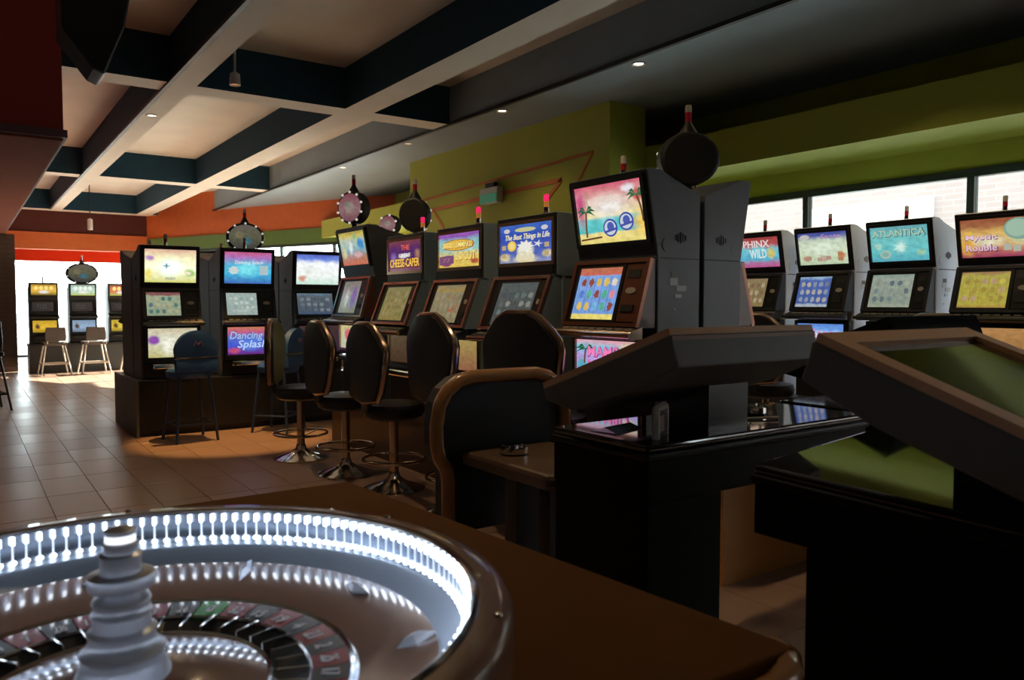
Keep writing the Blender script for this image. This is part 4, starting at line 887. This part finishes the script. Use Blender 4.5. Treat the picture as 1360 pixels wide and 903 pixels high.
# things on the terminal tops
ACR = mat('clear_acrylic', (.85, .84, .78), .15); ACR.node_tree.nodes['Principled BSDF'].inputs['Alpha'].default_value = .75
h_ = thing('card_holder', 'clear acrylic card holder standing on the terminal beside the padded chair', 'card holder', (1.90, 1.84, .85), .5)
MB().tube([(-.055, 0, .002), (-.055, 0, .095), (-.05, 0, .102), (.05, 0, .102), (.055, 0, .095), (.055, 0, .002)], .013, 6).build('stand', ACR, h_)
MB().box(-.035, .035, -.004, .004, .02, .075).build('card', mat('printed_card', (.20, .13, .09), .5), h_)
PAPER = mat('window_lit_paper', (.62, .74, .95), .25)  # pale blue of reflected window light put into the paper colour
lf = thing('leaflet', 'folded bluish leaflet lying under the monitor of the terminal by the chair', 'leaflet', (1.87, 2.03, .851), .25)
MB().prism([(-.07, -.05), (.10, -.05), (.12, .05), (-.06, .06)], 0, .002, 'z').build('sheet', PAPER, lf)
MB().add([(-.07, -.05, .002), (.10, -.05, .002), (.10, -.0, .018), (-.07, .0, .02)], [(0, 1, 2, 3)]).build('fold', PAPER, lf)
ashtray('metal ashtray on the black terminal top right of the monitor post', (2.62, 2.02, .851), .05)
reflection_strip = tag(MB().tube([(2.45, 1.93, .856), (2.57, 1.87, .858)], .005, 6).build('reflection_strip', mat('reflection_strip_paint', (.7, .6, .55), .4), None, True), 'pale strip imitating reflected lines on the black terminal top by the ashtray', 'reflection_strip')  # solid strip stands in for reflected lines on the glossy top

# ------------------------------------------------------------------ roulette table and wheel
CTOP = wood('dark_brown_counter', (.17, .072, .016), (.13, .052, .011), .85, (6, 1, 6), 0)
CTOP.node_tree.nodes['Principled BSDF'].inputs['Specular IOR Level'].default_value = .1
ctr = thing('roulette_table', 'dark brown table the illuminated roulette wheel stands on', 'table')
poly = [(-.70, 2.37), (1.016, 2.37), (1.14, .785), (-.70, .785)]
MB().prism(poly, .672, .72, 'z').build('table_top', CTOP, ctr, bevel=.006)
MB().prism([(-.64, 2.30), (.94, 2.30), (1.05, .86), (-.64, .86)], 0, .672, 'z').build('cabinet', BLACK, ctr)
MB().tube([(.70, .745, .688), (1.03, .748, .69), (1.09, .765, .692), (1.135, .80, .692), (1.15, .84, .69)], .026, 10).build('arm_rail', RIM, ctr, True)
WC = (.172, 1.19, .78)
MAHO = wood('mahogany_rim', (.26, .11, .06), (.18, .07, .035), .38, (4, 4, 4), .7)
STEEL = mat('polished_steel_wall', (.34, .40, .50), .16, 1., noise=.03); 
_n = STEEL.node_tree; _b = _n.nodes['Principled BSDF']; _t = _n.nodes.new('ShaderNodeTangent'); _t.direction_type = 'RADIAL'; _t.axis = 'Z'
_n.links.new(_t.outputs[0], _b.inputs['Tangent']); _b.inputs['Anisotropic'].default_value = .85; _b.inputs['Roughness'].default_value = .27
TRACKW = wood('ball_track_wood', (.30, .17, .12), (.22, .12, .085), .16, (5, 5, 5), .8)
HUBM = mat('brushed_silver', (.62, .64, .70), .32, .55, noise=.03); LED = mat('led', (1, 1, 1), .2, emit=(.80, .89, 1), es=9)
wh = thing('roulette', 'illuminated roulette wheel with white lights round its bowl, in the foreground', 'roulette', WC)
N = 96
MB().lathe([(.515, -.06), (.535, -.06), (.54, .0), (.548, .03), (.548, .085), (.540, .098), (.525, .1035), (.500, .104), (.496, .100), (.496, -.06)], N, cap=False).build('outer_rim', MAHO, wh, True)
MB().lathe([(.496, .103), (.490, .106), (.486, .103), (.486, .098)], N, cap=False).build('inner_lip', CHROME, wh, True)
MB().lathe([(.486, .100), (.486, .046), (.481, .038), (.440, .012)], N, cap=False).build('bowl_wall', STEEL, wh, True)
MB().lathe([(.440, .012), (.40, .002), (.36, -.007), (.335, -.015), (.325, -.018)], N, cap=False).build('ball_track', TRACKW, wh, True)
WC0 = -.020
wheel_led = MB().lathe([(0, -.004), (.004, -.004), (.0055, 0), (.004, .004), (0, .004)], 8, cap=False)
NL = 140; led0 = glint0 = None; bars = MB()
for k in range(NL):
    a = 2 * PI * k / NL
    if led0 is None:
        led0 = MB().box(-.0027, .0027, -.002, .002, -.007, .007).build('led', LED, wh); o = led0
        glint0 = MB().lathe([(0, -.0045), (.0036, -.0025), (.0045, 0), (.0036, .0025), (0, .0045)], 8, cap=False).build('painted_led_glint', LED, wh, True); q = glint0  # second glowing row imitates LED reflections at the wall foot
    else:
        o = led0.copy(); COL.objects.link(o); q = glint0.copy(); COL.objects.link(q)
    o.location = (.4815 * math.cos(a), .4815 * math.sin(a), .089); o.rotation_euler = (0, 0, a + PI / 2)
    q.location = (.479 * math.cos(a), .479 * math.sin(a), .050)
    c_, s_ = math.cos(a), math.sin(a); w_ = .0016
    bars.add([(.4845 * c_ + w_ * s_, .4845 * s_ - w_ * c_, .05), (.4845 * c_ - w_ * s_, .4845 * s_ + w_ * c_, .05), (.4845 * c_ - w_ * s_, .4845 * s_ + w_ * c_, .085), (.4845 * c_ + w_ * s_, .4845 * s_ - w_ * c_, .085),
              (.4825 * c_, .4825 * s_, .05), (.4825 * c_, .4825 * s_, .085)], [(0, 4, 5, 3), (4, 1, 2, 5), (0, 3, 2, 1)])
b_ = bars.build('painted_led_streaks', mat('painted_streak_glow', (.6, .65, .8), .25, emit=(.75, .86, 1), es=.75), wh); b_['kind'] = 'stuff'  # glowing bars imitate streaks of LED light on the steel wall
rot = MB().lathe([(.325, -.019), (.318, -.012), (.312, -.016)], N, cap=False).build('rotor_ring', CHROME, wh, True)
RED = mat('pocket_red', (.35, .03, .05), .25, coat=.5); BLK = mat('pocket_black', (.02, .022, .026), .25, coat=.5); GRNP = mat('pocket_green', (.05, .45, .08), .25, coat=.5)
NUMW = mat('number_white', (.75, .75, .78), .4)
ORD = [0, 32, 15, 19, 4, 21, 2, 25, 17, 34, 6, 27, 13, 36, 11, 30, 8, 23, 10, 5, 24, 16, 33, 1, 20, 14, 31, 9, 22, 18, 29, 7, 28, 12, 35, 3, 26]
a0 = math.atan2(.2, .155)
da = 2 * PI / 37
for k, nmb in enumerate(ORD):
    a = a0 - k * da
    def seg(r0, r1, z0, z1, g=.0, th=.004):
        q = []
        for r, z in ((r0, z0), (r1, z1)):
            for s in (-.5 + g, 0, .5 - g): q.append((r * math.cos(a + s * da), r * math.sin(a + s * da), z))
        low = [(x, y, z - th) for x, y, z in q]
        return MB().add(q + low, [(0, 1, 4, 3), (1, 2, 5, 4), (7, 6, 9, 10), (8, 7, 10, 11), (0, 6, 7, 1), (1, 7, 8, 2), (3, 4, 10, 9), (4, 5, 11, 10), (0, 3, 9, 6), (2, 8, 11, 5)])
    mt = GRNP if nmb == 0 else (RED if k % 2 else BLK)
    po = seg(.312, .255, -.016, -.022, .03).build('number_pocket', mt, wh)
    tx = text(str(nmb), .020 if nmb > 9 else .011, .030, NUMW, po, .284 * math.cos(a), .284 * math.sin(a), -.0185, a - PI / 2, name='number')
    po2 = seg(.252, .205, -.024, -.040, .02).build('ball_pocket', BLK if k % 2 else mat_steel if False else SATIN, wh)
    # fret between pockets
    b = a + da / 2
    f = MB().box(.205, .254, -.0012, .0012, -.042, -.016).build('fret', CHROME, wh); f.rotation_euler = (0, 0, b)
MB().lathe([(.256, -.021), (.2535, -.018), (.251, -.021)], N, cap=False).build('pocket_ring', CHROME, wh, True)
MB().lathe([(.205, -.040), (.200, -.026), (.14, -.012), (.06, .0), (.0, .0)], N, cap=False).build('cone', TRACKW, wh, True)
MB().lathe([(.204, -.03), (.199, -.022), (.194, -.024)], N, cap=False).build('cone_ring', CHROME, wh, True)
hub = [(.062, -.004), (.062, .004), (.055, .02), (.054, .034), (.056, .038), (.050, .042), (.044, .05), (.043, .062), (.045, .066), (.038, .07), (.037, .088), (.040, .091), (.037, .095), (.036, .104),
       (.038, .107), (.036, .112), (.030, .116), (.028, .122)]
MB().lathe(hub, 40, cap=False).build('turret', HUBM, wh, True)
MB().lathe([(.028, .121), (.042, .126), (.044, .138), (.043, .144), (.028, .146)], 40, cap=False).build('turret_flange', HUBM, wh, True)
MB().lathe([(.027, .145), (.026, .168), (.0285, .172), (.022, .175), (.022, .184), (.024, .187), (.02, .19)], 40, cap=False).build('turret_neck', HUBM, wh, True)
MB().lathe([(.0195, .189), (.0195, .201)], 32, cap=False).build('turret_lamp', mat('turret_lamp', (1, 1, 1), .3, emit=(.9, .95, 1), es=1.3), wh, True)
MB().lathe([(.02, .200), (.021, .206), (.012, .210), (.0, .211)], 32, cap=False).build('turret_cap', HUBM, wh, True)
for k in range(10):
    a = 2 * PI * k / 10 + .25; r = .408; z = .0075
    rad = k % 2
    lx, ly = (.032, .011) if rad else (.011, .032)
    v = [(lx, 0, 0), (0, ly, 0), (-lx, 0, 0), (0, -ly, 0), (lx * .4, 0, .011), (0, ly * .4, .011), (-lx * .4, 0, .011), (0, -ly * .4, .011), (lx, 0, -.004), (0, ly, -.004), (-lx, 0, -.004), (0, -ly, -.004)]
    d_ = MB().add(v, [(0, 1, 5, 4), (1, 2, 6, 5), (2, 3, 7, 6), (3, 0, 4, 7), (4, 5, 6, 7), (8, 9, 1, 0), (9, 10, 2, 1), (10, 11, 3, 2), (11, 8, 0, 3), (11, 10, 9, 8)]).build('deflector', HUBM, wh)
    d_.location = (r * math.cos(a), r * math.sin(a), z); d_.rotation_euler = (0, -math.atan2(.034, .09), a)
for k in range(6):
    a = 2 * PI * k / 6 + .35
    MB().lathe([(0, 0), (.006, 0), (.005, .003), (0, .004)], 10, cap=False).build('rim_screw', CHROME, wh, True, loc=(.527 * math.cos(a), .527 * math.sin(a), .103))

# ------------------------------------------------------------------ exit sign and hanging box
ex = thing('exit_sign', 'small green and white exit sign on the lime green pier', 'sign', (5.56, 8.38, 2.56), RW)
MB().box(-.20, .20, -.04, .055, 0, .20).build('case', mat('sign_white', (.55, .58, .5), .5), ex, bevel=.008)
MB().box(-.19, .19, -.046, -.04, .01, .12).build('green_face', mat('sign_green', (.06, .30, .16), .4, emit=(.1, .6, .35), es=.12), ex)
MB().box(-.10, .10, -.02, .04, .20, .26).build('bracket', SATIN, ex)
hs = thing('hanging_loudspeaker', 'black loudspeaker hanging from the ceiling at top left beside the maroon bulkhead', 'loudspeaker', (.60, 4.55, 2.62), 0)
MB().prism([(-.16, .38), (-.165, .02), (-.03, -.16), (.02, -.18), (.12, .08), (.17, .38)], -.13, .14, 'y').build('case', BLACK, hs, bevel=.01)
MB().box(-.02, .02, .0, .04, .38, 1.24).build('bracket', SATIN, hs)
bl = thing('white_hanging_lamp', 'small white lamp hanging before the maroon far wall', 'lamp', (2.31, 19.0, 2.86))
MB().lathe([(.05, 0), (.05, .22), (.02, .24)], 14).build('shade', mat('white_shade', (.7, .66, .6), .5), bl, True); MB().lathe([(.01, .23), (.01, 1.0)], 8).build('cord', SATIN, bl, True)
